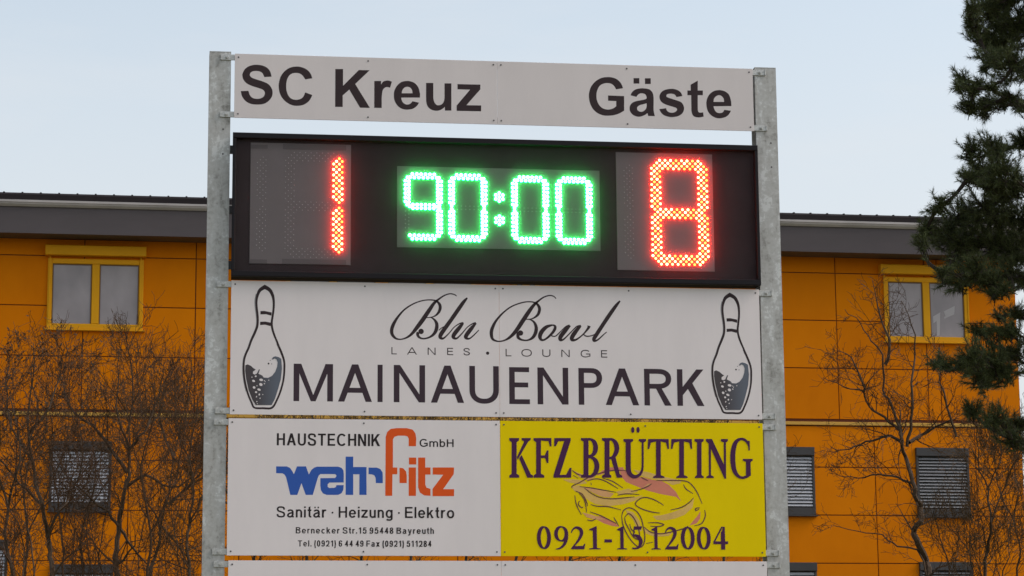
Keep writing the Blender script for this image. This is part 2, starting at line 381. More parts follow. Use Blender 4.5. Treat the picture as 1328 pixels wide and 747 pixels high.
def shutter_box(f, x0, x1, zb, zt):
    s = MB(); s.box(x0, x1, -0.20, 0.02, zb, zt, 0.012); s.build('shutter_box', YFRAME, f)
    for xa in (x0+0.10, x1-0.13):
        s = MB(); s.box(xa, xa+0.03, -0.075, -0.057, zb-1.55, zb-0.002); s.build('guide_rail', YFRAME, f)
wx = big_window(62.5, 335, 185, 429)
a = onb(58.5, 331, 0.2); b = onb(190, 318.5, 0.2)
shutter_box(wx[4], a[0], b[0], onb(124, 331.2, 0.2)[1], onb(124, 318.5, 0.2)[1])
wx2 = big_window(1145, 359, 1257, 445)
a = onb(1142.5, 355, 0.2); b = onb(1262, 343.5, 0.2)
shutter_box(wx2[4], a[0], b[0], onb(1200, 355.6, 0.2)[1], onb(1200, 343.7, 0.2)[1])
for (pl, pr) in ((370.5, 492.5), (497, 617), (664, 700)):          # seen only through the slit under the scoreboard
    y = 338+0.0185*pl*0.9
    w3 = big_window(pl, y, pr, y+93)
    zt = onb(pl, y-3, 0.2)[1]
    shutter_box(w3[4], w3[0]-0.07, w3[1]+0.07, zt, zt+0.25)
# pale flat shapes over the panes: a bright reflection painted in
def reflected_shape(pts, f, name):
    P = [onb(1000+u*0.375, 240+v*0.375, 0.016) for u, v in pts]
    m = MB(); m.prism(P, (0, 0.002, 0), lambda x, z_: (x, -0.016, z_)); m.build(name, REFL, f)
reflected_shape([(597,437),(635,418),(634,440),(604,455)], wx2[4], 'reflection_patch')
reflected_shape([(560,455),(585,440),(583,520),(574,522),(572,470),(562,478)], wx2[4], 'reflection_patch')
reflected_shape([(598,456),(634,441),(633,447),(600,462)], wx2[4], 'reflection_patch')

def blind_window(pl, pt, pr, pb, tilt):
    x0, z1 = onb(pl, pt); x1, z0 = onb(pr, pb)
    f = MB(); hb = 0.20; t = 0.06
    f.box(x0, x1, -0.10, 0.02, z1-hb, z1, 0.01)
    f.box(x0+0.001, x0+t, -0.06, 0.02, z0+0.181, z1-hb-0.001, 0.006); f.box(x1-t, x1-0.001, -0.06, 0.02, z0+0.181, z1-hb-0.001, 0.006)
    f.box(x0+0.001, x1-0.001, -0.07, 0.02, z0, z0+0.18, 0.008)
    w = f.build('window', ANTH, bld)
    d = MB(); d.box(x0+t+0.002, x1-t-0.002, -0.008, 0.015, z0+0.182, z1-hb-0.002); d.build('dark_pane', DARK, w)
    s = MB(); zz = z0+0.20; n = int((z1-hb-0.02-zz)/0.075)
    for k in range(n):
        zc = zz+(k+0.5)*(z1-hb-0.02-zz)/n + random.uniform(-0.004, 0.004)
        c, q = 0.034*math.cos(tilt), 0.034*math.sin(tilt)
        s.prism([(-0.035-c, zc-q-0.0015), (-0.035, zc+0.003), (-0.035+c, zc+q-0.0015), (-0.035+c, zc+q+0.0015), (-0.035, zc+0.006), (-0.035-c, zc-q+0.0015)], (x1-x0-2*t-0.01, 0, 0), lambda y, z_: (x0+t+0.005, y, z_))
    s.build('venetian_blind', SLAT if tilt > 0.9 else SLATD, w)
    m = MB(); m.box(x0-0.03, x1+0.03, -0.13, 0.02, z0-0.03, z0-0.002, 0.006); m.build('sill', ANTH, w)
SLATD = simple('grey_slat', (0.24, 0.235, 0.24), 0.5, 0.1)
stp = 0.0135
blind_window(65, 572, 143.5, 663.5, 1.05)
blind_window(65.5, 732, 145, 824, 1.05)
blind_window(981, 579.5, 1057.5, 668.5, 0.95)
blind_window(985, 729.5, 1061, 821, 1.0)
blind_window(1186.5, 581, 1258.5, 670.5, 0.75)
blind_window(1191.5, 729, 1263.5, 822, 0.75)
blind_window(-66, 700, 7, 822, 1.05)

# ------------------------------------------------------------------ posts
ZTOP = 6.765
def post(x0, x1, label):
    xc = (x0+x1)/2; o = empty('steel_post', (xc, 0.02, 0), label, 'post')
    h = (x1-x0)/2; m = MB()
    m.prism([(-h,0),(h,0),(h,0.009),(0.004,0.010),(0.004,0.142),(h,0.143),(h,0.152),(-h,0.152),(-h,0.143),(-0.004,0.142),(-0.004,0.010),(-h,0.009)], (0,0,ZTOP+0.35), lambda x, y: (x, y, -0.35))
    m.build('beam', GALV, o)
    m = MB(); m.box(-h-0.0, h+0.0, -0.001, 0.155, ZTOP+0.001, ZTOP+0.007); m.build('cap_plate', GALV, o)
    m = MB()
    for zz in (6.17, 5.98): m.cyl((h*0.35, -0.0015, zz), (0,1,0), 0.007, 0.001, 10)
    m.build('drilled_hole', RUBBER, o)
    m = MB(); m.box(-h-0.07, h+0.07, -0.06, 0.21, 0.0, 0.02); m.build('base_plate', GALV, o)
    return o
post(-0.177, -0.015, 'galvanised steel post at the home team end of the scoreboard, left')
post(4.014, 4.182, 'galvanised steel post at the guest end of the scoreboard, right')

# ------------------------------------------------------------------ flat artwork: pens, glyphs
class Art:
    """thin printed foil on a board: every shape is a sheet a hair above the one below"""
    def __init__(s, y=-0.0032): s.v = []; s.f = []; s.k = 0; s.y = y
    def _y(s): s.k += 1; return s.y - s.k*0.00003
    def poly(s, pts):
        y = s._y(); b = len(s.v); s.v += [(x, y, z) for x, z in pts]; s.f.append(tuple(range(b, b+len(pts))))
    def disc(s, x, z, rx, rz, n=14, rot=0.0):
        c, q = math.cos(rot), math.sin(rot)
        s.poly([(x+rx*math.cos(t)*c-rz*math.sin(t)*q, z+rx*math.cos(t)*q+rz*math.sin(t)*c) for t in (2*math.pi*i/n for i in range(n))])
    def ribbon(s, pts, hw, closed=False):
        n = len(pts); y = s._y(); b = len(s.v)
        for i in range(n):
            p0 = pts[(i-1) % n] if (closed or i > 0) else pts[i]
            p1 = pts[(i+1) % n] if (closed or i < n-1) else pts[i]
            p = pts[i]
            def nrm(a, c):
                dx, dz = c[0]-a[0], c[1]-a[1]; l = math.hypot(dx, dz) or 1e-9
                return (-dz/l, dx/l)
            n0 = nrm(p0, p) if p0 != p else nrm(p, p1); n1 = nrm(p, p1) if p1 != p else n0
            mx, mz = n0[0]+n1[0], n0[1]+n1[1]; l = math.hypot(mx, mz) or 1e-9; mx /= l; mz /= l
            k = min(1.6, 1/max(0.3, mx*n1[0]+mz*n1[1]))
            h = (hw(n1, i) if callable(hw) else hw[i])*k
            s.v += [(p[0]+mx*h, y, p[1]+mz*h), (p[0]-mx*h, y, p[1]-mz*h)]
        for i in range(n if closed else n-1):
            a = b+2*i; c = b+2*((i+1) % n); s.f.append((a, a+1, c+1, c))
    def build(s, name, mat, parent): return mesh_obj(name, s.v, s.f, mat, parent)
def spline(pts, sub=6):
    """Catmull-Rom through tuples of any length"""
    out = []; n = len(pts)
    for i in range(n-1):
        p0 = pts[max(i-1, 0)]; p1 = pts[i]; p2 = pts[i+1]; p3 = pts[min(i+2, n-1)]
        for k in range(sub):
            t = k/sub
            out.append(tuple(0.5*((2*b)+(-a+c)*t+(2*a-5*b+4*c-d)*t*t+(-a+3*b-3*c+d)*t**3) for a, b, c, d in zip(p0, p1, p2, p3)))
    out.append(tuple(pts[-1])); return out
def arc(cx, cy, rx, ry, a0, a1, n=16, e=2.25):
    r = []
    for i in range(n+1):
        t = math.radians(a0+(a1-a0)*i/n); c, q = math.cos(t), math.sin(t)
        r.append((cx+rx*math.copysign(abs(c)**(2/e), c), cy+ry*math.copysign(abs(q)**(2/e), q)))
    return r
def glyph(ch, w, W, H, X):
    """sans letter in a box w wide and 1 (cap height) high -> list of ('P',pts) / ('S',pts,closed)"""
    R = lambda a, b, c, d: ('P', [(a,b),(c,b),(c,d),(a,d)])
    S = lambda p, c=False: ('S', p, c)
    h2, w2 = H/2, W/2
    uml = []
    if ch in 'äöüÄÖÜ':
        base = {'ä':'a','ö':'o','ü':'u','Ü':'U','Ä':'A','Ö':'O'}[ch]
        yb = X+0.12 if ch.islower() else 1.08
        d = W*0.72; uml = [R(w*0.26-d*0.5, yb, w*0.26+d*0.5, yb+H*0.95), R(w*0.72-d*0.5, yb, w*0.72+d*0.5, yb+H*0.95)]
        return glyph(base, w, W, H, X) + uml
    if ch == 'A':
        dw = W*1.1; yb = 0.24
        xi = lambda y: (w/2-dw/2)*y
        return [('P', [(0,0),(dw,0),(w/2+dw/2,1),(w/2-dw/2,1)]), ('P', [(w-dw,0),(w,0),(w/2+dw/2,1),(w/2-dw/2,1)]), ('P', [(xi(yb)+dw*.6,yb),(w-xi(yb)-dw*.6,yb),(w-xi(yb+H)-dw*.6,yb+H),(xi(yb+H)+dw*.6,yb+H)])]
    if ch == 'B':
        return [R(0,0,W,1), S([(w2,1-h2),(w*.5,1-h2)]+arc(w*.55,.765,w*.41-w2,.235-h2,90,-90,12)[1:-1]+[(w*.5,.53+h2),(w2,.53+h2)]),
                S([(w2,.53+h2*.4),(w*.55,.53+h2*.4)]+arc(w*.58,.275,w*.42-w2,.26-h2*.6,90,-90,12)[1:-1]+[(w*.5,h2),(w2,h2)])]
    if ch == 'C': return [S(arc(w*.515,.5,w*.515-w2,.515-h2,41,319,34))]
    if ch == 'G': return [S(arc(w*.5,.5,w*.5-w2,.515-h2,40,312,34)+[(w-w2,.16)]), R(w-W*.98,.12,w,.52), R(w*.54,.52-H,w-W*.98,.52)]
    if ch == 'E': return [R(0,0,W,1), R(W,1-H,w*.97,1), R(W,.5-h2+.02,w*.92,.5+h2+.02), R(W,0,w,H)]
    if ch == 'F': return [R(0,0,W,1), R(W,1-H,w,1), R(W,.47-h2,w*.9,.47+h2)]
    if ch == 'H': return [R(0,0,W,1), R(w-W,0,w,1), R(W,.52-h2,w-W,.52+h2)]
    if ch == 'I': return [R(0,0,w,1)]
    if ch == 'K': return [R(0,0,W,1), ('P', [(W*.9,.27),(W*.9,.27+W*1.5),(w-W*1.36,1),(w-W*.06,1)]), ('P', [(w*.40,.60),(w*.40-W*.1,.60-W*.75),(w-W*1.25,0),(w,0),(w*.40+W*.68,.66)])]
    if ch == 'L': return [R(0,0,W,1), R(W,0,w,H)]
    if ch == 'M': return [R(0,0,W,1), R(w-W,0,w,1), ('P', [(W*.3,1),(W*1.32,1),(w/2+W*.42,0),(w/2-W*.42,0)]), ('P', [(w-W*.3,1),(w-W*1.32,1),(w/2-W*.42,0),(w/2+W*.42,0)])]
    if ch == 'N': return [R(0,0,W,1), R(w-W,0,w,1), ('P', [(0.01,1),(W*1.1,1),(w-.01,0),(w-W*1.1,0)])]
    if ch == 'O' or ch == '0': return [S(arc(w/2,.5,w/2-w2,.515-h2,0,360,40)[:-1], True)]
    if ch in 'PR':
        r = [R(0,0,W,1), S([(w2,1-h2),(w*.5,1-h2)]+arc(w*.53,.73,w*.47-w2,.27-h2,90,-90,14)[1:-1]+[(w*.5,.46+h2),(w2,.46+h2)])]
        if ch == 'R': r.append(('P', [(w*.42,.48),(w*.42+W*1.05,.48),(w,0),(w-W*1.22,0)]))
        return r
    if ch in 'Ss':
        T = 1.0 if ch == 'S' else X
        p = [(w-.56*W,.70),(w*.80,.885),(w*.5,1-h2+.012),(w*.215,.895),(W*.58,.735),(w*.235,.595),(w*.5,.515),(w*.79,.42),(w-W*.5,.268),(w*.80,.098),(w*.5,h2-.012),(w*.20,.115),(W*.47,.305)]
        if ch == 's': p = [(x, (y-.5)*T*(1-.02)+T/2) for x, y in p]; p[2] = (w*.5, T-h2+.01); p[10] = (w*.5, h2-.01); p[1] = (w*.78, T*.90-h2*.2); p[9] = (w*.8, T*.10+h2*.2); p[3] = (w*.22, T*.9-h2*.25); p[11] = (w*.2, T*.1+h2*.3)
        return [S(spline(p, 5))]
    if ch == 'T': return [R(w/2-w2,0,w/2+w2,1-H), R(0,1-H,w,1)]
    if ch == 'U': return [S([(w2,1),(w2,.40)]+arc(w/2,.36,w/2-w2,.375-h2,180,360,18)+[(w-w2,1)])]
    if ch in 'Zz':
        T = 1.0 if ch == 'Z' else X
        return [R(0,T-H,w,T), R(0,0,w,H), ('P', [(0,H*.9),(w-W*1.25,T-H*.95),(w,T-H*.9),(W*1.28,H*.95)])]
    if ch == 'a':
        return [S(arc(w*.47,X*.70,w*.44-w2,X*.315-h2+.0,165,60,8)[0:]+[(w*.83-w2*.8,X-h2*1.5),(w-w2*1.35,X*.70),(w-w2*1.35,X*.28)]),
                S(spline([(w-w2*1.5,X*.585),(w*.55,X*.555),(w*.28,X*.47),(w2,X*.28),(w*.22,h2*1.25),(w*.42,h2*.8),(w*.66,X*.14),(w-w2*1.6,X*.33)],5)),
                ('P', [(w-W*1.12,.16),(w-W*.2,.16),(w,0),(w-W*.95,0)])]
    if ch == 'b': return [R(0,0,W,1), S(arc(w/2,X/2,w/2-w2,X/2-h2+.012,0,360,28)[:-1], True)]
    if ch == 'c': return [S(arc(w*.52,X/2,w*.52-w2,X/2-h2+.012,42,318,24))]
    if ch == 'd': return [R(w-W,0,w,1), S(arc(w/2,X/2,w/2-w2,X/2-h2+.012,0,360,28)[:-1], True)]
    if ch == 'e': return [S(arc(w/2,X/2,w/2-w2,X/2-h2+.012,-4,325,28)), R(w2,X*.5-H*.45,w-w2*.75,X*.5+H*.4)]
    if ch == 'g': return [R(w-W,-.06,w,X), S(arc(w/2,X/2,w/2-w2,X/2-h2+.012,0,360,28)[:-1], True), S([(w-w2,.02)]+arc(w/2,-.07,w/2-w2,.20-h2,0,-160,14))]
    if ch == 'h': return [R(0,0,W,1), S([(w-w2,0),(w-w2,X*.6)]+arc(w/2,X*.62,w/2-w2,X*.38-h2+.012,0,165,14))]
    if ch == 'i': return [R(0,0,w,X), R(0,1-H,w,1)]
    if ch == 'k': return [R(0,0,W,1), ('P', [(W*.9,.20),(W*.9,.20+W*1.3),(w-W*1.45,X),(w-W*.15,X)]), ('P', [(w*.36,.44),(w*.36+W*.7,.50),(w,0),(w-W*1.2,0)])]
    if ch == 'l': return [R(0,0,w,1)]
    if ch == 'm':
        q = (w+W)/2
        return [R(0,0,W,X), S([(q-w2,0),(q-w2,X*.6)]+arc(q/2,X*.62,q/2-w2,X*.38-h2+.012,0,165,12)), S([(w-w2,0),(w-w2,X*.6)]+arc(w-q/2,X*.62,q/2-w2,X*.38-h2+.012,0,165,12))]
    if ch == 'n': return [R(0,0,W,X), S([(w-w2,0),(w-w2,X*.6)]+arc(w/2,X*.62,w/2-w2,X*.38-h2+.012,0,165,14))]
    if ch == 'o': return [S(arc(w/2,X/2,w/2-w2,X/2-h2+.012,0,360,28)[:-1], True)]
    if ch == 'r': return [R(0,0,W,X), S(spline([(w2,X*.50),(W*.75,X*.74),(W*1.25,X-h2*1.1),(w*.80,X-h2*.85),(w*.97,X-h2*1.35)],5))]
    if ch == 't': return [S([(w*.50,X*1.32),(w*.50,.26)]+arc(w*.50+W*.55,.22,W*.55,.22-h2,180,270,8)[1:]+[(w,h2*1.15)]), R(0,X-H,w*.97,X), ('P', [(w*.50-w2,X*1.10),(w*.50+w2,X*1.10),(w*.50+w2,X*1.42),(w*.50-w2,X*1.26)])]
    if ch == 'u': return [R(w-W,0,w,X), S([(w2,X),(w2,X*.40)]+arc(w/2,X*.38,w/2-w2,X*.38-h2+.012,180,345,14))]
    if ch == 'x': return [('P', [(0,0),(W*1.2,0),(w,X),(w-W*1.2,X)]), ('P', [(w-W*1.2,0),(w,0),(W*1.2,X),(0,X)])]
    if ch == 'y': return [('P', [(0,X),(W*1.05,X),(w/2+w2,0),(w/2-w2*.6,0)]), ('P', [(w,X),(w-W*1.05,X),(w*.30,-.26),(w*.30+W,-.26)]), R(w*.08,-.28,w*.30+W*.7,-.28+H)]
    if ch == '1': return [R(w*.5,0,w*.5+W,1), ('P', [(w*.5,1),(w*.5,.78),(w*.1,.66),(w*.1,.80)])]
    if ch == '2': return [R(0,0,w,H), S(spline([(w2,.69),(w*.22,.90),(w*.5,1-h2),(w*.80,.88),(w-w2,.70),(w*.80,.46),(w*.45,.24),(w2*1.1,H*.9)],5))]
    if ch == '4': return [R(w*.86-W,0,w*.86,1), R(0,.22,w,.22+H), ('P', [(0,.22),(W*1.2,.30),(w*.86,1),(w*.86-W*1.0,1)])]
    if ch == '5': return [R(w*.2,1-H,w*.95,1), ('P', [(w*.18,1),(w*.18+W*.9,1),(W,.50),(0.02,.46)]), S(spline([(w2,.47),(w*.30,.60),(w*.55,.64),(w*.85,.52),(w-w2,.33),(w*.82,.10),(w*.48,h2),(w*.2,.10),(w2,.27)],5))]
    if ch == '6': return [S(arc(w/2,.32,w/2-w2,.33-h2,0,360,24)[:-1], True), S(spline([(w2,.32),(w2*1.05,.55),(w*.22,.85),(w*.52,1-h2),(w*.80,.90),(w-w2,.76)],5))]
    if ch == '8': return [S(arc(w/2,.74,w*.45-w2,.265-h2,0,360,22)[:-1], True), S(arc(w/2,.27,w/2-w2,.285-h2,0,360,24)[:-1], True)]
    if ch == '9': return [S(arc(w/2,.68,w/2-w2,.33-h2,0,360,24)[:-1], True), S(spline([(w-w2,.68),(w-w2*1.05,.45),(w*.78,.15),(w*.48,h2),(w*.2,.10),(w2,.24)],5))]
    if ch == '-': return [R(0,.32,w,.32+H)]
    if ch == '.': return [R(0,0,w,W)]
    if ch == '·': return [('P', arc(w/2,.45,w/2,w/2,0,360,12,2.0)[:-1])]
    if ch == '(': return [S(spline([(w-w2*.6,1.02),(w2*1.3,.72),(w2,.38),(w2*1.3,.05),(w-w2*.6,-.26)],5))]
    if ch == ')': return [S(spline([(w2*.6,1.02),(w-w2*1.3,.72),(w-w2,.38),(w-w2*1.3,.05),(w2*.6,-.26)],5))]
    return []
ADV = dict(A=.90,B=.80,C=.92,D=.84,E=.74,F=.70,G=.95,H=.80,I=0,K=.86,L=.66,M=.96,N=.80,O=.98,P=.76,R=.86,S=.82,T=.78,U=.80,Z=.78,
           a=.66,b=.66,c=.64,d=.66,e=.68,g=.66,h=.60,i=0,k=.64,l=0,m=1.02,n=.60,o=.70,r=.40,s=.62,t=.36,u=.60,x=.66,y=.66,z=.60)
ADV.update({'ä':.66,'ü':.60,'Ü':.80,'1':.50,'-':.34,'.':0,'·':.16,'(':.26,')':.26})
def put_glyph(art, ch, x0, x1, zb, cap, W, H, X):
    w = (x1-x0)/cap
    for pr in glyph(ch, w, W, H, X):
        T = lambda p: (x0+p[0]*cap, zb+p[1]*cap)
        if pr[0] == 'P': art.poly([T(p) for p in pr[1]])
        else: art.ribbon([T(p) for p in pr[1]], lambda n, i: 0.5*cap*math.hypot(n[0]*W, n[1]*H), pr[2])
def line_auto(art, text, x0, x1, zb, cap, W, H, X=.725, gap=.16, space=.34):
    ws = []; x = 0.0
    for ch in text:
        if ch == ' ': x += space; continue
        w = ADV.get(ch, .62); w = w if w else W
        ws.append((ch, x, w)); x += w + gap
    tot = ws[-1][1]+ws[-1][2]; k = (x1-x0)/(tot*cap)
    for ch, xx, w in ws:
        a = x0+xx*k*cap; put_glyph(art, ch, a, a+w*k*cap if w > W*1.01 else a+W*cap, zb, cap, W, H, X)
def crop(x0, y0, s): return lambda u, v: on_board(x0+u/s, y0+v/s)

# ------------------------------------------------------------------ sign boards
def screw_mb():
    m = MB(); m.cyl((0, -0.0062, 0), (0, 1, 0), 0.0062, 0.0035, 10); return m
def clamp_mesh(side):
    m = MB(); s = -1 if side == 'l' else 1
    m.box(min(0, s*0.105), max(0, s*0.105), -0.002, 0.006, -0.022, 0.022, 0.0015)
    m.box(min(s*0.098, s*0.105), max(s*0.098, s*0.105), -0.012, -0.0021, -0.021, 0.021)
    m.cyl((s*0.06, -0.014, 0.0), (0, 1, 0), 0.013, 0.0118, 6)
    m.cyl((s*0.06, -0.022, 0.0), (0, 1, 0), 0.006, 0.0078, 10)
    return m
_cl = {}; _sc = [None]
def copy_to(src, parent, loc):
    c = src.copy(); COL.objects.link(c); c.parent = parent; c.location = loc; return c
def board(name, x0, x1, z0, z1, mat, label, joints=(), left=True, right=True, clamps=True, mid=0.0):
    o = empty(name, (0, 0, 0), label, 'sign')
    xs = [x0]+list(joints)+[x1]
    for i in range(len(xs)-1):
        m = MB(); a = xs[i]+(0.0008 if i else 0); b = xs[i+1]-(0.0008 if i < len(xs)-2 else 0)
        m.box(a, b, -0.003, 0.003, z0, z1, 0.0008); m.build('panel', mat, o)
        k = 3
        for q in range(k):
            sx = a+0.028+(b-a-0.056)*q/(k-1)+(random.uniform(-.012, .012)+mid)*(q == 1)
            for sz in (z0+0.03, z1-0.028):
                if _sc[0] is None: _sc[0] = screw_mb().build('screw', RUBBER, o); _sc[0].location = (sx, 0, sz)
                else: copy_to(_sc[0], o, (sx, 0, sz))
    m = MB()
    for zz in (z0+0.03, z1-0.03): m.box(x0+0.004, x1-0.004, 0.0032, 0.030, zz-0.02, zz+0.02)
    m.build('back_rail', ZINC, o)
    if clamps:
        for sd_, on in (('l', left), ('r', right)):
            if not on: continue
            for zz in (z0+0.028, z1-0.026):
                loc = ((x0 if sd_ == 'l' else x1), 0.012 if sd_ == 'l' else 0.012, zz)
                if sd_ not in _cl:
                    _cl[sd_] = clamp_mesh(sd_).build('clamp', ZINC, o); _cl[sd_].location = loc
                else: copy_to(_cl[sd_], o, loc)
    return o

# --- team name board
s1 = board('team_name_sign', 0.012, 3.992, 6.256, 6.752, WHITE2, 'long pale board on top reading SC Kreuz and Gäste in bold letters', joints=(2.0,))
c1 = crop(260, 50, 3.32); c2 = crop(640, 60, 3.32)
def word(parent, name, mat, cr, letters, vb, cap_v, W, H, X):
    """letters: (char, u0, u1) at their photo place; vb baseline and cap_v cap-top, both (u, v)"""
    art = Art(); zb = cr(*vb)[1]; cap = cr(*cap_v)[1]-zb
    for ch, u0, u1 in letters:
        put_glyph(art, ch, cr(u0, vb[1])[0], cr(u1, vb[1])[0], zb, cap, W, H, X)
    return art.build(name, mat, parent)
def outline(cr, runs, hole=None, key=None):
    """closed outline from runs of (u, v): runs of 3+ points are smooth, corners between runs; a hole is joined by a key cut"""
    P = []
    for r in runs: P += spline(r, 4) if len(r) > 2 else list(r)
    if hole:
        k = min(range(len(P)), key=lambda i: (P[i][0]-key[0])**2+(P[i][1]-key[1])**2)
        H = spline(hole, 4); area = lambda q: sum(a[0]*b[1]-b[0]*a[1] for a, b in zip(q, q[1:]+q[:1]))
        if area(P)*area(H) > 0: H = H[::-1]
        h0 = min(range(len(H)), key=lambda i: (H[i][0]-P[k][0])**2+(H[i][1]-P[k][1])**2); H = H[h0:]+H[:h0]
        P = P[:k+1]+H+[H[0], P[k]]+P[k+1:]
    return [cr(*p) for p in P]
kA, kB, kC, kD, kE = crop(305,75,10.67), crop(425,80,10.67), crop(520,85,10.67), crop(755,90,10.67), crop(845,95,10.67)
ht = Art()
ht.poly(outline(kA, [[(503,262),(490,205),(455,150),(390,112),(295,97),(210,110),(140,150),(103,215),(100,255),(115,305),(160,355),(230,390),(330,422),(385,445),(408,475),(408,510),(385,545),(340,565),(290,568),(240,555),(205,520),(182,458)],
    [(77,462),(95,535),(145,600),(215,638),(300,648),(390,640),(455,605),(505,545),(518,485),(505,425),(465,370),(400,335),(310,305),(240,280),(208,255),(203,232),(215,205),(250,187),(300,183),(345,192),(378,215),(403,268)]]))
ht.poly(outline(kA, [[(1067,285),(1040,215),(985,160),(915,130),(845,122),(760,137),(685,185),(630,260),(605,350),(603,420),(620,500),(665,575),(730,630),(800,660),(865,665),(945,652),(1015,605),(1050,555),(1067,515)],
    [(968,480),(945,535),(905,570),(845,582),(785,570),(740,530),(712,460),(706,385),(716,310),(745,250),(790,218),(845,210),(895,220),(935,250),(970,300)]]))
ht.poly([kB(u, v) for u, v in [(105,103),(212,103),(212,335),(430,117),(580,120),(380,310),(583,640),(447,638),(298,388),(207,468),(207,628),(102,626)]])
ht.poly(outline(kB, [[(645,268),(738,268)],[(738,318),(765,280),(800,265),(840,262),(888,278)],[(862,362),(825,352),(790,362),(762,395),(750,460),(747,520)],[(747,642),(643,640)]]))
ht.poly(outline(kC, [[(262,440),(262,385),(240,305),(190,245),(130,220),(80,215),(10,228),(-50,275),(-90,345),(-99,417),(-88,490),(-45,560),(15,600),(85,612),(160,600),(215,565),(250,515)],[(158,495),(135,525),(100,540),(65,538),(30,515),(10,480),(3,445)],[(262,445)]],
    [(10,385),(20,340),(50,305),(85,295),(125,305),(152,340),(160,385)], (-99,417)))
ht.poly(outline(kC, [[(347,242),(447,242)],[(447,440),(458,500),(490,545),(525,550),(560,540),(590,505),(602,450)],[(602,248),(697,248)],[(697,625),(607,625)],[(607,572),(575,600),(530,622),(480,627),(420,612),(375,575),(352,520),(347,450)]]))
ht.poly([kC(u, v) for u, v in [(782,258),(1098,265),(1098,330),(905,550),(1110,553),(1108,635),(770,628),(770,555),(955,335),(782,330)]])
ht.build('home_team_lettering', INK, s1)
gt = Art()
gt.poly(outline(kD, [[(565,262),(540,200),(490,145),(425,115),(350,107),(265,120),(185,165),(125,235),(97,315),(92,380),(105,460),(145,545),(210,605),(290,637),(370,642),(450,632),(520,607),(580,572)],[(580,370),(357,362)],[(357,435),(470,440)],
    [(470,512),(430,540),(390,553),(345,556),(285,540),(235,495),(205,430),(197,360),(207,295),(240,230),(290,200),(345,190),(400,200),(440,230),(468,278)]]))
gt.poly([kD(u, v) for u, v in [(710,122),(790,122),(790,198),(710,198)]]); gt.poly([kD(u, v) for u, v in [(868,124),(948,124),(948,203),(868,203)]])
gt.poly(outline(kD, [[(668,360),(690,315),(735,280),(795,265),(850,263),(920,275),(965,310),(985,365),(988,450),(988,560),(995,605),(1005,648)],[(912,645),(905,612)],[(900,608),(860,635),(800,655),(750,652),(695,625),(660,575),(657,520),(680,475),(730,445),(800,430),(860,418),(888,405),(888,375),(870,345),(830,332),(795,337),(768,355),(750,382)]],
    [(890,470),(850,482),(800,495),(765,520),(760,550),(775,575),(810,588),(850,578),(882,545),(892,505)], (657,520)))
gt.poly(outline(kE, [[(425,318),(405,270),(360,235),(300,218),(235,220),(170,237),(125,275),(108,325),(125,385),(175,425),(250,452),(310,470),(345,485),(350,512),(330,535),(285,548),(240,540),(210,515),(200,485)],
    [(105,497),(130,545),(175,585),(240,605),(290,608),(365,595),(420,560),(448,505),(440,445),(405,400),(340,375),(265,350),(215,332),(203,315),(215,293),(250,285),(285,285),(320,297),(345,330)]]))
gt.poly(outline(kE, [[(495,240),(540,240)],[(540,160),(638,103)],[(638,240),(708,240)],[(708,305),(638,305)],[(638,490),(644,530),(668,546),(713,542)],[(720,600),(660,613),(600,605),(565,575),(550,520)],[(547,305),(495,305)]]))
gt.poly(outline(kE, [[(1103,455),(1098,380),(1070,300),(1020,255),(960,237),(920,235),(855,250),(795,300),(762,370),(758,440),(775,520),(820,580),(880,615),(940,625),(1015,610),(1065,575),(1098,520)],[(1005,508),(985,540),(950,552),(910,548),(875,515),(855,458)]],
    [(855,398),(865,350),(895,318),(930,305),(965,315),(995,350),(1003,398)], (758,440)))
gt.build('guest_team_lettering', INK, s1)

# --- bowling advert
s2 = board('bowling_advert_sign', 0.008, 3.997, 4.020, 5.017, WHITE, 'white advert board with two bowling pins and large dark capitals', joints=(2.003,))
c5 = crop(260, 350, 3.32); c6 = crop(640, 350, 3.32)
word(s2, 'capital_lettering', INK2, c5, [('M',400,570),('A',592,738),('I',762,784),('N',832,967),('A',992,1135),('U',1158,1285)], (760,569), (760,408.5), .152, .132, .72)
word(s2, 'capital_lettering', INK2, c6, [('E',68,157),('N',190,323),('P',367,469),('A',483,627),('R',650,767),('K',792,908)], (480,582), (480,424), .152, .132, .72)
word(s2, 'small_lettering', INK, c5, [('L',822,845),('A',889,932),('N',978,1012),('E',1062,1088),('S',1132,1160)], (990,366), (990,335), .14, .125, .72)
word(s2, 'small_lettering', INK, c6, [('L',52,77),('O',120,165),('U',210,245),('N',292,328),('G',375,417),('E',463,490)], (270,375), (270,343.5), .14, .125, .72)
art = Art(); x, z = c5(1236, 359); art.disc(x, z, .0125, .0125); art.build('bullet_dot', INK, s2)
def vstroke(art, cr, pts, s, closed=False, sub=6, k=1.0):
    """variable width stroke; pts (u, v, width) in crop units, s = crop scale"""
    sp = spline(pts, sub); m_per_px = 1/171.5
    P = [cr(p[0], p[1]) for p in sp]; hw = [max(p[2], 4)*0.5*k/s*m_per_px for p in sp]
    art.ribbon(P, hw, closed)
b1 = crop(500, 370, 8.3); b2 = crop(640, 370, 7.378)
art = Art(-0.0034)
V = lambda pts, k=1.0: vstroke(art, b1, pts, 8.3, k=k)
V([(765,118,10),(740,100,13),(690,92,13),(630,112,15),(570,152,21),(520,196,32),(470,268,42),(400,372,46),(340,452,42),(285,520,31),(230,562,20),(165,582,14),(110,572,22),(72,530,33),(66,480,37),(85,420,35),(130,345,25),(200,265,18),(290,205,15),(380,170,13),(460,158,13),(530,164,16),(572,192,27),(588,235,33),(575,285,29),(540,325,18),(500,342,11),(460,348,10),(435,346,10)])
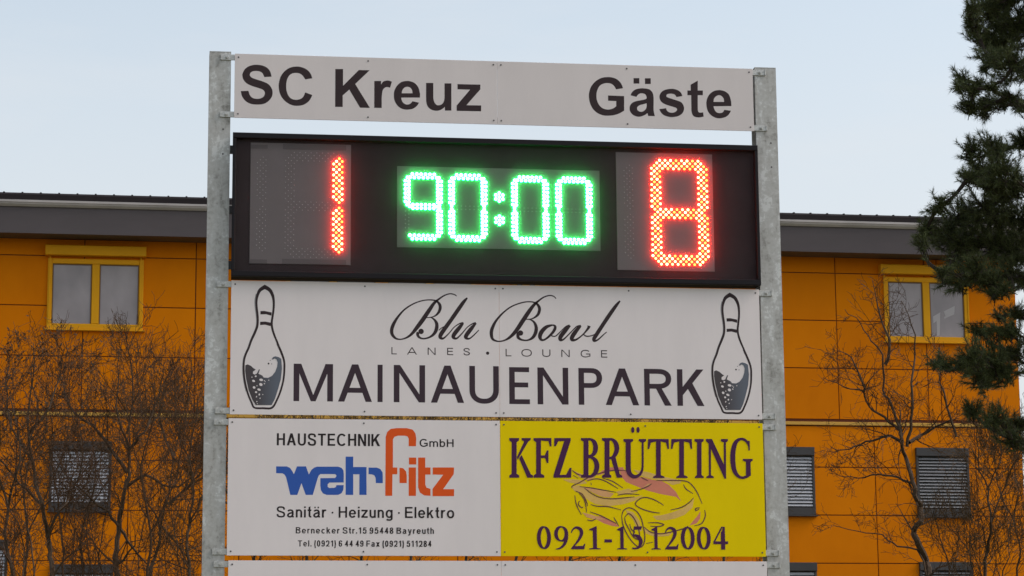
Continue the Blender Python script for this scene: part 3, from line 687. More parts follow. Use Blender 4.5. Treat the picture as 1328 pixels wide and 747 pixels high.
V([(470,347,9),(495,350,13),(530,377,24),(551,420,36),(545,480,38),(515,530,30),(465,563,19),(405,575,17),(362,560,24),(345,530,32),(352,505,34)])
x, z = b1(382, 497); art.disc(x, z, .0205, .0205)
V([(880,136,16),(840,180,36),(780,265,42),(700,380,42),(635,470,44),(595,530,44),(590,562,36),(622,572,20),(680,520,12),(740,450,11),(800,412,13),(838,404,16)])
V([(835,406,24),(790,462,42),(740,526,44),(730,560,36),(765,572,20),(820,522,13),(880,452,11),(940,412,13),(972,404,16)])
V([(972,406,22),(920,470,42),(874,532,44),(864,563,36),(900,575,18),(950,537,13),(1003,483,10)])
V([(572,486,9),(600,462,10),(640,440,9)])
V2 = lambda pts, k=1.0: vstroke(art, b2, pts, 7.378, k=k)
V2([(598,128,9),(575,106,11),(535,98,12),(480,115,14),(430,150,18),(385,190,29),(340,250,38),(280,340,41),(220,430,38),(165,490,28),(110,525,16),(50,537,13),(0,522,21),(-18,490,29),(-20,440,33),(-3,390,29),(28,335,22),(90,265,16),(170,205,13),(260,170,12),(330,158,12),(390,165,14),(425,190,25),(440,230,29),(425,280,26),(385,313,15),(345,325,10),(305,325,9)])
V2([(330,326,8),(358,332,12),(390,357,22),(408,405,32),(400,460,34),(370,505,26),(320,527,15),(270,522,18),(238,502,28),(234,470,32),(245,458,32)])
x, z = b2(258, 457); art.disc(x, z, .0205, .0205)
V2([(565,380,14),(505,400,33),(457,450,40),(444,495,36),(462,524,22),(500,514,18),(555,465,24),(586,420,28),(588,392,22),(565,380,14)])
V2([(545,480,10),(590,488,11),(640,445,10),(690,397,11),(728,382,14)])
V2([(730,384,24),(688,432,38),(643,490,40),(640,522,30),(672,516,15),(740,450,11),(795,396,12),(836,386,14)])
V2([(832,388,24),(788,440,38),(752,495,40),(753,523,30),(795,518,17),(860,467,13),(905,412,24),(914,388,32)])
V2([(860,470,11),(890,488,12),(940,482,11),(985,462,10)])
V2([(1210,150,15),(1170,198,31),(1110,282,37),(1040,387,37),(985,472,37),(960,515,35),(967,533,22),(1000,520,15),(1050,475,11),(1082,448,9)])
art.build('script_lettering', INK, s2)
# bowling pin emblem
p3 = lambda u, v, w=0: (300+u/9.34, 365+v/9.34, w/9.34); p4 = lambda u, v, w=0: (300+u/7.11, 440+v/7.11, w/7.11)
pin = [p3(405,68,35),p3(345,108,28),p3(314,180,21),p3(304,250,18),p3(308,330,18),p3(316,400,18),p3(320,480,18),p3(312,550,19),p3(285,620,20),p3(240,720,18),
       p4(160,80,13),p4(133,140,12),p4(117,200,12),p4(114,290,12),p4(125,390,12),p4(152,500,12),p4(188,588,12),p4(213,631,12),p4(290,636,13),p4(374,632,13),
       p4(420,560,12),p4(456,470,12),p4(481,370,12),p4(489,270,13),p4(486,200,13),p4(464,130,14),p4(430,50,14),p3(555,735,16),p3(520,650,17),p3(496,570,18),
       p3(489,500,18),p3(500,420,18),p3(512,330,18),p3(513,240,20),p3(500,170,25),p3(465,105,30),p3(405,68,35)]
emb = Art(-0.0034)
sp = spline(pin, 5); emb.ribbon([on_board(p[0], p[1]) for p in sp[:-1]], [max(p[2], .5)*.70/171.5 for p in sp[:-1]], True)
for q in ([(352,360),(400,358),(488,376),(485,416),(420,398),(352,400)], [(348,490),(410,487),(480,500),(475,541),(410,524),(348,529)]):
    emb.poly([on_board(*p3(u, v)[:2]) for u, v in q])
for u, v, a, b in ((343,225,8,8),(372,228,4,4),(358,195,4,3)):
    x, z = on_board(*p4(u, v)[:2]); emb.disc(x, z, a/7.11/171.5, b/7.11/171.5)
pin_o = emb.build('bowling_pin_emblem', INK, s2)
sh = Art(-0.0032); L = [p for p in sp if True][8:75]
sh.ribbon([on_board(p[0]-1.55+0.9*min(1, i/30), p[1]+0.2) for i, p in enumerate(L)], [2.4*.5/171.5]*len(L)); 
shade_o = sh.build('grey_outline', GREYINK, pin_o)
m_, t_, b_ = new_mat('slate_fade_ink')
tc = t_.nodes.new('ShaderNodeTexCoord'); se = t_.nodes.new('ShaderNodeSeparateXYZ'); t_.links.new(tc.outputs['Generated'], se.inputs[0])
r_ = t_.nodes.new('ShaderNodeValToRGB'); r_.color_ramp.elements[0].position = .3; r_.color_ramp.elements[0].color = (.050,.036,.038,1)
r_.color_ramp.elements[1].position = .85; r_.color_ramp.elements[1].color = (.105,.118,.148,1)
t_.links.new(se.outputs[0], r_.inputs[0]); t_.links.new(r_.outputs[0], b_.inputs['Base Color']); b_.inputs['Roughness'].default_value = .45
lq = Art(-0.0045)
lq.poly([on_board(*p4(u, v)[:2]) for u, v in [(130,240),(150,232),(180,245),(205,268),(225,280),(212,290),(200,298),(199,318),(215,326),(235,318),(256,277),(263,281),(250,318),(285,335),(300,354),(340,356),(375,338),(405,300),(422,255),(427,215),(418,188),(400,177),(380,188),(372,183),(385,165),(405,157),(435,165),(460,180),(467,270),(456,370),(431,460),(402,550),(372,607),(225,607),(195,560),(160,470),(138,370),(128,290)]])
liq_o = lq.build('liquid_wave', m_, pin_o)
bb = Art(-0.0050)
for u, v, a, b in ((205,385,14,10),(275,375,18,11),(272,418,16,13),(210,445,13,11),(255,465,16,10),(228,488,10,9),(258,510,7,9),(232,530,5,8),(225,342,9,8),(305,410,6,6),(265,545,5,6),(235,575,5,6),(345,378,5,5),(305,382,5,4),(290,510,4,5),(240,595,4,4),(190,350,5,5),(312,392,4,4),(236,430,5,5)):
    x, z = on_board(*p4(u, v)[:2]); bb.disc(x, z, a/7.11/171.5, b/7.11/171.5, 10, random.uniform(-.5, .5))
bub_o = bb.build('pale_bubbles', WHITE, pin_o)
dxp = on_board(949.3, 538)[0]-on_board(340.8, 530)[0]
pin2 = copy_to(pin_o, s2, (dxp, 0, 0))
for c in (shade_o, liq_o, bub_o): copy_to(c, pin2, (0, 0, 0))

# --- heating advert
s3 = board('heating_advert_sign', 0.0, 2.0015, 2.990, 3.991, WHITE, 'white advert board with blue and orange lettering, below the bowling board', right=False)
w5 = crop(350, 550, 5.296); w8 = crop(350, 585, 8.3); c7 = crop(260, 522, 3.32)
def tline(parent, name, mat, cr, text, u0, u1, vbase, vcap, W, H, X=.725, gap=.16, space=.34):
    art = Art(-0.0034); um = (u0+u1)/2; zb = cr(um, vbase)[1]; cap = cr(um, vcap)[1]-zb
    line_auto(art, text, cr(u0, vbase)[0], cr(u1, vbase)[0], zb, cap, W, H, X, gap, space)
    return art.build(name, mat, parent)
tline(s3, 'trade_lettering', BLACKINK, w5, 'HAUSTECHNIK', 47, 757, 149, 66, .172, .145, gap=.17)
tline(s3, 'trade_lettering', BLACKINK, w5, 'GmbH', 1028, 1262, 157, 103.5, .185, .155, gap=.17)
tline(s3, 'services_lettering', BLACKINK, w5, 'Sanitär · Heizung · Elektro', 45, 1266, 643.5, 568, .168, .142, gap=.17)
tline(s3, 'address_lettering', BLACKINK, c7, 'Bernecker Str.15 95448 Bayreuth', 410, 1005, 564.5, 538, .19, .15, gap=.22, space=.30)
tline(s3, 'phone_lettering', BLACKINK, c7, 'Tel. (0921) 6 44 49 Fax (0921) 511284', 419, 994, 620.5, 594.5, .19, .15, gap=.22, space=.30)
art = Art(-0.0034)
for q in ([(67,165),(180,165),(215,180),(240,215),(258,250),(292,165),(388,165),(420,252),(445,205),(475,178),(510,168),(735,168),(770,180),(790,205),(795,245),(795,338),(640,340),(622,358),(622,385),(640,398),(690,396),(712,385),(715,368),(795,366),(790,420),(770,455),(735,472),(610,472),(570,455),(548,420),(543,370),(543,292),(700,290),(715,275),(715,258),(700,248),(545,248),(527,262),(515,290),(462,472),(385,472),(340,345),(295,472),(220,472),(175,285),(160,255),(135,240),(67,238)],
          [(815,60),(897,60),(897,172),(1040,172),(1040,472),(963,472),(963,250),(897,250),(897,472),(815,472)],
          [(1062,178),(1150,178),(1190,195),(1212,230),(1215,270),(1215,345),(1140,345),(1138,290),(1125,262),(1100,252),(1062,248)]):
    art.poly([w8(u, v) for u, v in q])
art.build('blue_logo_lettering', BLUE, s3)
art = Art(-0.0034)
for q in ([(792,493),(795,90),(805,55),(830,33),(870,28),(940,28),(980,38),(1000,65),(1005,100),(1003,152),(953,152),(953,100),(945,85),(925,80),(880,80),(855,88),(845,105),(845,298),(875,298),(875,345),(842,345),(840,493)],
          [(890,300),(915,303),(935,325),(940,355),(940,405),(890,405)], [(953,298),(1003,298),(1003,493),(953,493)], [(955,230),(1005,230),(1005,278),(955,278)],
          [(1018,230),(1067,230),(1067,298),(1103,298),(1103,347),(1067,347),(1067,415),(1075,437),(1103,445),(1103,493),(1060,490),(1030,470),(1018,435)],
          [(1118,298),(1265,298),(1262,345),(1190,447),(1265,447),(1265,495),(1117,495),(1117,445),(1190,348),(1118,347)]):
    art.poly([w5(u, v) for u, v in q])
art.build('orange_logo_lettering', ORANGE_INK, s3)

# --- yellow car workshop advert
s4 = board('car_workshop_advert_sign', 2.004, 3.999, 2.990, 3.991, YELLOW, 'yellow advert board with violet serif letters and a sketched car', left=False, mid=0.09)
k7 = crop(650, 545, 7.78); k8 = crop(810, 545, 7.378); k6 = crop(720, 595, 6.324); cd = crop(640, 522, 3.32)
pa = Art(-0.0032)
for q, in (([(520,78),(560,84),(600,110),(640,150),(720,150),(800,172),(870,180),(930,212),(990,272),(1032,348),(990,312),(860,288),(760,262),(640,215),(580,190),(545,150)],),
           ([(330,470),(400,478),(480,515),(525,558),(470,552),(400,530),(340,498)],), ([(1190,430),(1188,490),(1160,530),(1100,548),(1130,510),(1165,470)],), ([(380,100),(440,70),(560,70),(560,88),(470,95),(390,125),(340,140)],)):
    pa.poly([k6(u, v) for u, v in q])
car = pa.build('car_sketch', PINK, s4)
pb = Art(-0.00345)
for q in ([(130,230),(190,215),(245,240),(300,295),(370,325),(450,335),(560,328),(660,315),(720,300),(650,345),(560,372),(440,388),(330,372),(265,335),(210,290),(160,265)],
          [(800,470),(880,462),(960,440),(1040,410),(1100,370),(1138,325),(1125,400),(1060,460),(980,490),(900,505),(830,500)],
          [(60,170),(150,168),(240,180),(260,200),(200,210),(120,195)], [(500,270),(600,245),(680,270),(600,292),(520,292)],
          [(640,90),(760,110),(900,150),(1030,178),(1030,200),(960,215),(900,185),(800,165),(700,140)],
          [(580,420),(640,440),(690,510),(710,590),(680,600),(640,500),(590,450)], [(730,560),(800,610),(960,606),(930,632),(820,640),(740,610)]):
    pb.poly([k6(u, v) for u, v in q])
pb.build('beige_patch', BEIGE, car)
pc = Art(-0.0038)
for q in ([(225,232),(300,240),(400,262),(480,285),(450,318),(380,310),(310,280)], [(220,440),(300,460),(420,500),(330,500),(260,480)], [(130,90),(220,130),(330,150),(270,180),(200,150)], [(760,205),(790,205),(760,232),(700,252)]):
    pc.poly([k6(u, v) for u, v in q])
pc.build('rose_patch', ROSE, car)
ln = Art(-0.0042)
for q in ([(135,240),(142,222),(200,195),(290,145),(380,115),(480,95),(580,97)], [(260,182),(330,165),(390,175),(450,205),(515,245)], [(390,160),(470,185),(555,240)],
          [(200,228),(300,240),(400,258),(500,275)], [(240,240),(290,280),(360,315),(450,328),(550,322),(650,312)], [(510,300),(580,288),(690,293)],
          [(620,268),(700,250),(760,225),(790,205)], [(700,150),(730,165),(762,182)], [(830,178),(960,178),(1060,182),(1110,205),(1160,270),(1205,370)], [(1050,210),(1075,250),(1130,285)],
          [(890,382),(820,340),(750,318),(700,325),(660,360),(665,385),(720,415),(800,438),(860,445)], [(945,420),(1030,400),(1090,365),(1135,320)],
          [(1185,400),(1152,408),(1155,425),(1182,408)], [(1225,420),(1230,470),(1200,530),(1140,550)], [(760,525),(840,525),(890,540),(850,555),(780,552)],
          [(730,560),(780,600),(860,615),(950,600),(1060,570),(1090,550)], [(290,375),(350,390),(430,392),(540,420)], [(285,435),(380,470),(500,530)], [(480,480),(500,515),(520,550)],
          [(165,265),(220,290),(255,350),(265,390)], [(160,300),(175,380),(215,460)], [(195,280),(240,340),(258,440)], [(200,345),(190,375),(215,400),(230,395)],
          [(545,470),(560,425),(605,402),(660,425),(700,480),(720,550),(735,640),(722,705),(690,725),(640,690),(590,620),(555,540),(545,470)],
          [(570,480),(600,450),(640,480),(680,560),(692,640),(680,662),(640,640),(600,570),(575,520),(570,480)], [(610,535),(625,580),(650,600),(640,620),(650,650),(690,660)],
          [(745,695),(800,683)], [(260,500),(300,508),(335,490)], [(292,195),(296,215)], [(140,95),(180,125),(215,135)], [(145,135),(190,160)]):
    vstroke(ln, k6, [(u, v, 5.0 if i in (0, len(q)-1) else 9.0) for i, (u, v) in enumerate(q)], 6.324)
ln.build('outline_stroke', LINE, car)
ka = Art(-0.0052)
K7 = lambda *qs: [ka.poly([k7(u, v) for u, v in q]) for q in qs]
K7([(80,180),(180,180),(178,205),(155,222),(155,540),(180,555),(182,580),(82,580),(82,555),(105,540),(105,222),(82,205)], [(205,180),(298,180),(296,200),(272,215),(165,400),(158,372),(228,222),(228,212),(207,202)], [(180,385),(205,350),(298,545),(322,560),(322,580),(262,580)],
   [(325,180),(400,180),(400,540),(432,555),(435,580),(328,580),(328,555),(352,540),(352,222),(327,205)], [(400,180),(505,180),(507,265),(492,265),(475,212),(400,205)], [(400,355),(440,355),(460,305),(476,305),(476,432),(460,432),(442,382),(400,382)],
   [(535,180),(700,180),(700,205),(590,552),(655,550),(690,480),(708,480),(705,580),(527,580),(527,555),(635,210),(575,212),(552,262),(533,262)],
   [(803,180),(880,180),(880,580),(805,580),(805,558),(830,545),(830,215),(805,203)], [(1015,180),(1092,180),(1092,545),(1110,558),(1110,580),(1017,580),(1017,558),(1042,545),(1042,215),(1017,203)],
   [(1108,388),(1152,372),(1196,545),(1220,560),(1220,580),(1165,580)])
vstroke(ka, k7, [(875,192,24),(905,194,26),(938,222,42),(952,275,48),(940,330,42),(908,357,26),(875,360,22)], 7.78)
vstroke(ka, k7, [(875,372,22),(912,376,28),(950,408,44),(965,468,50),(948,530,44),(908,564,28),(875,568,24)], 7.78)
vstroke(ka, k7, [(1088,192,24),(1118,195,28),(1152,228,44),(1166,285,48),(1152,340,42),(1122,375,28),(1088,382,22)], 7.78)
K8 = lambda *qs: [ka.poly([k8(u, v) for u, v in q]) for q in qs]
Tq = ([(300,200),(345,200),(345,525),(380,540),(380,553),(272,553),(272,540),(300,525)], [(225,180),(420,180),(424,275),(410,275),(395,215),(345,203),(300,203),(250,215),(235,275),(220,275)])
K8([(-12,180),(80,180),(80,200),(58,214),(10,214),(-12,200)], [(135,180),(205,180),(205,200),(182,214),(163,214),(135,200)], *Tq, *[[(u+222, v) for u, v in q] for q in Tq],
   [(668,180),(755,180),(755,200),(735,214),(735,525),(757,540),(757,553),(672,553),(672,540),(692,525),(692,214),(668,200)],
   [(775,180),(835,180),(952,430),(972,560),(955,560),(805,228),(778,200)], [(803,212),(825,260),(825,525),(852,540),(852,553),(782,553),(782,540),(806,525)], [(920,180),(987,180),(987,200),(968,214),(970,555),(950,500),(948,214),(920,200)],
   [(1160,390),(1203,390),(1207,530),(1178,548),(1160,520)], [(1130,370),(1225,370),(1225,385),(1205,400),(1160,400),(1130,385)], [(1178,195),(1196,200),(1197,290),(1184,290)])
vstroke(ka, k8, [(34,205,48),(34,440,48),(40,492,46),(62,526,40),(100,541,32),(142,522,26),(166,480,21),(172,420,19),(172,205,19)], 7.378)
vstroke(ka, k8, [(1190,265,10),(1178,222,20),(1150,190,26),(1112,180,24),(1068,205,36),(1042,270,46),(1034,365,48),(1046,470,44),(1080,530,32),(1122,550,24),(1165,540,26),(1188,520,24)], 7.378)
for u in (77, 128):
    x, z = k8(u, 93); ka.disc(x, z, .0125, .0225)
ka.build('serif_lettering', NAVY, s4)
da = Art(-0.0052)
zb = cd(600, 632.5)[1]; cap = cd(600, 533.5)[1]-zb
def dg(kind, u0, u1):
    x0 = cd(u0, 632)[0]; x1 = cd(u1, 632)[0]; w = x1-x0
    T = lambda x, y: (x0+x*w, zb+y*cap)
    def st(pts):
        sp = spline(pts, 6); da.ribbon([T(p[0], p[1]) for p in sp], [p[2]*.5*cap for p in sp])
    if kind == '0':
        P = arc(.5,.5,.375,.46,0,360,36,2.0)[:-1]; Q = [T(*p) for p in P]
        da.ribbon(Q, lambda n, i: .5*cap*math.hypot(n[0]*.165, n[1]*.06), True)
    elif kind == '9':
        Q = [T(*p) for p in arc(.5,.665,.375,.305,0,360,30,2.0)[:-1]]
        da.ribbon(Q, lambda n, i: .5*cap*math.hypot(n[0]*.155, n[1]*.06), True)
        st([(.875,.67,.15),(.86,.45,.15),(.70,.20,.12),(.42,.05,.08),(.10,.0,.03)])
    elif kind == '2':
        st([(.05,.70,.03),(.14,.85,.06),(.38,.94,.10),(.66,.87,.15),(.75,.70,.15),(.62,.48,.12),(.36,.25,.08),(.12,.08,.06)])
        da.poly([T(.02,0),(T(.93,0)),T(1.0,.24),T(.93,.24),T(.84,.145),T(.14,.13),T(.02,.05)])
    elif kind == '1':
        da.poly([T(.36,.06),T(.36,.80),T(.08,.83),T(.05,.87),T(.60,1.0),T(.68,1.0),T(.68,.06),T(1,.035),T(1,0),T(.04,0),T(.04,.035)])
    elif kind == '5':
        da.poly([T(.22,1.0),T(.92,1.0),T(.84,.86),T(.30,.86)]); da.poly([T(.22,1.0),T(.30,.98),T(.20,.58),T(.10,.58)])
        st([(.12,.60,.05),(.34,.60,.12),(.64,.52,.17),(.79,.34,.17),(.66,.13,.12),(.38,.045,.08),(.04,.05,.07)])
    elif kind == '4':
        da.poly([T(.52,0),T(.80,0),T(.80,1),T(.66,1),T(.60,.80),T(.52,.76)]); da.poly([T(0,.24),T(1,.24),T(1,.36),T(0,.36)]); da.poly([T(0,.34),T(.12,.34),T(.66,1.0),T(.56,1.0)])
    elif kind == '-': da.poly([T(0,.30),T(1,.30),T(1,.43),T(0,.43)])
for k_, a_, b_2 in (('0',188,247),('9',262,322),('2',333,395),('1',410,462),('-',478,510),('1',530,575),('5',595,645),('1',678,720),('2',738,797),('0',808,866),('0',877,935),('4',947,1010)): dg(k_, a_, b_2)
da.build('phone_lettering', NAVY, s4)

# --- blank board at the bottom
s5 = board('blank_board', 0.012, 4.003, 1.955, 2.954, WHITE, 'plain white board at the bottom below the two adverts', joints=(2.006,))

# ------------------------------------------------------------------ LED scoreboard
sb = empty('led_scoreboard', (0, 0, 0), 'black LED scoreboard showing 1 to 8 in red and 90:00 in green', 'scoreboard')
bx0, bx1, bz0, bz1 = 0.004, 4.004, 5.040, 6.131
m = MB(); m.box(bx0+0.004, bx1-0.004, -0.018, 0.125, bz0+0.004, bz1-0.004); m.build('housing', HOUSE, sb)
m = MB(); fb = 0.042
m.box(bx0, bx1, -0.058, -0.0182, bz1-fb, bz1, 0.004); m.box(bx0, bx1, -0.058, -0.0182, bz0, bz0+fb, 0.004)
m.box(bx0, bx0+fb*.6, -0.0575, -0.0182, bz0+fb+.0005, bz1-fb-.0005, 0.004); m.box(bx1-fb*.6, bx1, -0.0575, -0.0182, bz0+fb+.0005, bz1-fb-.0005, 0.004)
m.build('frame', FRAMEB, sb)
m = MB(); m.box(bx0+fb*.6+.0005, bx1-fb*.6-.0005, -0.0530, -0.0505, bz0+fb+.0005, bz1-fb-.0005); m.build('added_glow_sheet', GLOW_SCATTER, sb)  # added sheet, only there for the halo around the LEDs
m = MB()
for zz in (5.14, 5.56, 6.02):
    m.box(bx0-0.045, bx0+0.003, 0.03, 0.06, zz-0.03, zz+0.03); m.box(bx1-0.003, bx1+0.04, 0.03, 0.06, zz-0.03, zz+0.03)
m.build('mounting_bracket', ANTH, sb)
r3 = crop(260, 160, 3.32); r4 = crop(640, 170, 3.32)
YP = -0.0215
def fb_pt(cr, u, v):
    return cr(u, v)
def panel(cr_l, l, cr_r, r, mat, label):
    x0, z0 = cr_l(l[0], l[2]); _, z1 = cr_l(l[0], l[1]); x1, z0b = cr_r(r[0], r[2]); _, z1b = cr_r(r[0], r[1])
    z0 = (z0+z0b)/2; z1 = (z1+z1b)/2
    m = MB(); m.box(x0, x1, YP, -0.0183, z0, z1, 0.001)
    o = m.build('digit_panel', mat, sb); o['label'] = label
    return o, x0, x1, z0, z1
def leds(name, cells, r, h, mat, parent, label, n=8):
    m = MB()
    for x, z in cells:
        b = len(m.v)
        for rr, yy in ((r, 0.0), (r*0.82, -0.70*h)):
            for i in range(n):
                a = 2*math.pi*(i+.5)/n; m.v.append((x+rr*math.cos(a), YP-0.0005+yy, z+rr*math.sin(a)))
        m.v.append((x, YP-0.0005-h, z))
        for i in range(n):
            j = (i+1) % n
            m.f.append((b+i, b+n+i, b+n+j, b+j)); m.f.append((b+n+i, b+2*n, b+n+j))
    o = m.build(name, mat, parent, False); o['label'] = label
    if isinstance(mat, tuple):
        for i, p in enumerate(o.data.polygons): p.material_index = i % 2
    return o
def seg_of(c, r):
    """which of the seven segments a lattice cell (21 x 39, staggered) belongs to"""
    if (c+r) % 2 == 0 or not (0 <= c <= 20 and 0 <= r <= 38): return None
    mr = 38-r
    if min(c, 20-c)+min(r, mr) < 3: return None       # chamfered corners
    if c >= 17 or c <= 3:
        cc = c if c >= 17 else 20-c
        up = 'b' if c >= 17 else 'f'; lo = 'c' if c >= 17 else 'e'
        lim = {17: 16, 18: 17, 19: 18, 20: 17}[cc]
        if cc+r > 20 and r <= lim: return up
        if cc+mr > 20 and mr <= lim: return lo
        if (cc == 18 and r == 19): return 'g'
        if r <= 3 and cc+r >= 17 and cc <= 17 + (3-r) and cc+r < 20: return 'a'
        if mr <= 3 and cc+mr < 20 and cc <= 17+(3-mr): return 'd'
        if 18 <= r <= 21 and cc == 17: return 'g'
        return None
    if r <= 3: return 'a'
    if mr <= 3: return 'd'
    if 18 <= r <= 21: return 'g'
    return None
ON = {'0': 'abcdef', '1': 'bc', '8': 'abcdefg', '9': 'abcdfg', ' ': '', 'x': ''}
def red_digit(pan, x0, x1, z0, z1, ch, only=None):
    S = {}
    for c in range(21):
        for r in range(39):
            s = seg_of(c, r)
            if s and (only is None or s in only): S.setdefault(s, []).append((x0+(x1-x0)*c/20.0, z1+(z0-z1)*r/38.0))
    for s in sorted(S):
        lit = s in ON[ch]
        leds('led_segment', S[s], 0.0120 if lit else 0.0042, 0.012 if lit else 0.003, LEDR if lit else DOTU, pan, 'lit red LED segment' if lit else 'unlit LED segment', 8 if lit else 6)
pl, ax0, ax1, az0, az1 = panel(r3, (210, 84, 606), r3, (645, 96, 612), PANEL, 'grey score panel lit with a red 1')
v9 = crop(320, 185, 4.527)
STRIP = simple('backing_strip_grey', (0.105, 0.090, 0.090), 0.6, 0, 0.15)
for ua, ub, va, vb in ((24, 122, 18, 38), (212, 582, 20, 42), (20, 118, 690, 712), (206, 582, 692, 714)):
    xa, za = v9(ua, vb); xb, zb2 = v9(ub, va); m = MB(); m.box(xa, xb, YP-0.002, YP+0.0005, za, zb2); m.build('backing_strip', STRIP, pl)
dx0, dz1 = v9(228, 62); dx1, dz0 = v9(556, 680); _, dz1b = v9(556, 66)
red_digit(pl, dx0, dx1, dz0, (dz1+dz1b)/2, '1')
tx1 = v9(110, 300)[0]; red_digit(pl, tx1-(dx1-dx0), tx1, dz0, (dz1+dz1b)/2, ' ', only='bc')
pr, cx0, cx1, cz0, cz1 = panel(r4, (532, 94, 601), r4, (950, 103, 607), PANEL, 'grey score panel lit with a red 8')
e1 = crop(830, 195, 10.215); e2 = crop(830, 265, 7.86)
gx0 = (e1(143, 300)[0]+e2(120, 300)[0])/2; gx1 = (e1(866, 300)[0]+e2(684, 300)[0])/2
gz1 = (e1(255, 145)[1]+e1(755, 155)[1])/2; gz0 = (e2(210, 618)[1]+e2(600, 622)[1])/2
red_digit(pr, gx0, gx1, gz0, gz1, '8')
tx1 = r4(598, 350)[0]; red_digit(pr, tx1-(gx1-gx0), tx1, gz0, gz1, ' ', only='bc')
pm, ex0, ex1, ez0, ez1 = panel(r3, (845, 187, 535), r4, (459, 173, 519), PANELG, 'grey clock panel lit with a green 90:00')
def green_digit(x0, x1, z0, z1, ch):
    """two LED wide segments; the box is the centre line of the outer LEDs"""
    w = x1-x0; h = z1-z0; d = 0.0255; S = {k: [] for k in 'abcdefg'}
    zm = (z0+z1)/2
    def run(k, p, q, n): S[k] += [(p[0]+(q[0]-p[0])*i/(n-1), p[1]+(q[1]-p[1])*i/(n-1)) for i in range(n)]
    ch_ = 0.052
    for k, zo, sg in (('a', z1, -1), ('d', z0, 1)):
        run(k, (x0+ch_, zo), (x1-ch_, zo), 6); run(k, (x0+ch_-d*.72, zo+sg*d), (x1-ch_+d*.72, zo+sg*d), 7)
    for k, xo, sg in (('f', x0, 1), ('b', x1, -1)):
        run(k, (xo, z1-ch_), (xo, zm+0.036), 6); run(k, (xo+sg*d, z1-ch_-0.004), (xo+sg*d, zm+0.032), 7); S[k].append((xo+sg*d*.5, zm+0.012))
        S[k].append((xo+sg*0.016, z1-ch_+0.026))
    for k, xo, sg in (('e', x0, 1), ('c', x1, -1)):
        run(k, (xo, zm-0.036), (xo, z0+ch_), 6); run(k, (xo+sg*d, zm-0.032), (xo+sg*d, z0+ch_+0.004), 7); S[k].append((xo+sg*d*.5, zm-0.012))
        S[k].append((xo+sg*0.016, z0+ch_-0.026))
    run('g', (x0+d*2.2, zm+d/2), (x1-d*2.2, zm+d/2), 6); run('g', (x0+d*2.2, zm-d/2), (x1-d*2.2, zm-d/2), 6)
    if 'g' in ON[ch]: S['g'] += [(x0+d*1.25, zm), (x1-d*1.25, zm)]
    for s in 'abcdefg':
        lit = s in ON[ch]
        leds('led_segment', S[s], 0.0142 if lit else 0.0042, 0.012 if lit else 0.003, LEDG if lit else DOTU, pm, 'lit green LED segment' if lit else 'unlit LED segment', 8 if lit else 6)
h1 = crop(510, 210, 6.493); h2_ = crop(630, 210, 6.225)
for cr, ul, ur, vt, vb, ch in ((h1, 100, 401, 108, 657, '9'), (h1, 473, 777, 116, 668, '0'), (h2_, 213, 497, 128, 655, '0'), (h2_, 568, 848, 136, 663, '0')):
    x0, z1 = cr(ul, vt); x1, z0 = cr(ur, vb)
    green_digit(x0, x1, z0, z1, ch)
for u, v in ((105, 290), (107, 477)):
    x, z = h2_(u, v); leds('led_dot', [(x, z)]+[(x+0.0305*math.cos(a), z+0.0305*math.sin(a)) for a in (math.radians(30+60*i) for i in range(6))], 0.0135, 0.011, LEDG, pm, 'lit green LED colon dot')

# ------------------------------------------------------------------ trees
def rot_about(v, ax, a): return Quaternion(ax, a) @ v
def twiggy(mt, mw, p, d, L, r, lvl, maxl, rng, up=0.25, kids=(5, 4, 3, 3), wob=0.22):
    """recursive bare branch; mt gets the thick wood, mw the twigs"""
    n = 5 if lvl < 2 else (4 if lvl < 3 else 3)
    pts = [p.copy()]; rads = [r]; d = d.normalized(); dirs = [d]
    for i in range(n):
        j = Vector((rng.gauss(0, 1), rng.gauss(0, 1), rng.gauss(0, 1)))*wob
        d = (d + j + Vector((0, 0, up*0.35))).normalized(); dirs.append(d)
        pts.append(pts[-1] + d*(L/n)); rads.append(max(0.0030, r*(1-0.78*(i+1)/n)))
    (mt if r > 0.016 else mw).tube(pts, rads, 6 if r > 0.03 else (4 if r > 0.012 else 3))
    if lvl >= maxl: return pts[-1]
    nk = kids[min(lvl, len(kids)-1)]
    for k in range(nk):
        t = 0.25+0.75*(k+rng.random())/nk; i = min(n-1, int(t*n)); f = t*n-i
        q = pts[i].lerp(pts[i+1], min(1, f)); dd = dirs[i+1]
        ax = dd.orthogonal().normalized(); ax = rot_about(ax, dd, rng.uniform(0, 6.283))
        nd = rot_about(dd, ax, math.radians(rng.uniform(28, 62)))
        twiggy(mt, mw, q, nd, L*rng.uniform(0.42, 0.68), max(0.0040, rads[i]*rng.uniform(0.45, 0.62)), lvl+1, maxl, rng, up, kids, wob)
def leader(mt, pix, dist, r0, r1, rng, ground=False, jit=0.25):
    pts = [at(px, py, dist + rng.uniform(-jit, jit)*(i > 0)) for i, (px, py) in enumerate(pix)]
    if ground:
        a = pts[0]; g_ = Vector((a.x+rng.uniform(-.2, .2), a.y+rng.uniform(-.2, .2), -0.1)); k = max(2, int(a.z/1.2))
        pts = [g_.lerp(a, i/k) + Vector((rng.gauss(0, .03), rng.gauss(0, .03), 0))*(0 < i) for i in range(k)] + pts
    tp = [tuple(p) for p in pts]; sp = [Vector(p) for p in spline(tp, 3)]; n = len(sp)
    sp = [p + Vector((rng.gauss(0, .012), rng.gauss(0, .012), rng.gauss(0, .01)))*(0 < i < n-1) for i, p in enumerate(sp)]
    rads = [r0+(r1-r0)*i/(n-1) for i in range(n)]
    mt.tube(sp, rads, 7 if r0 > .03 else 5)
    return sp, rads
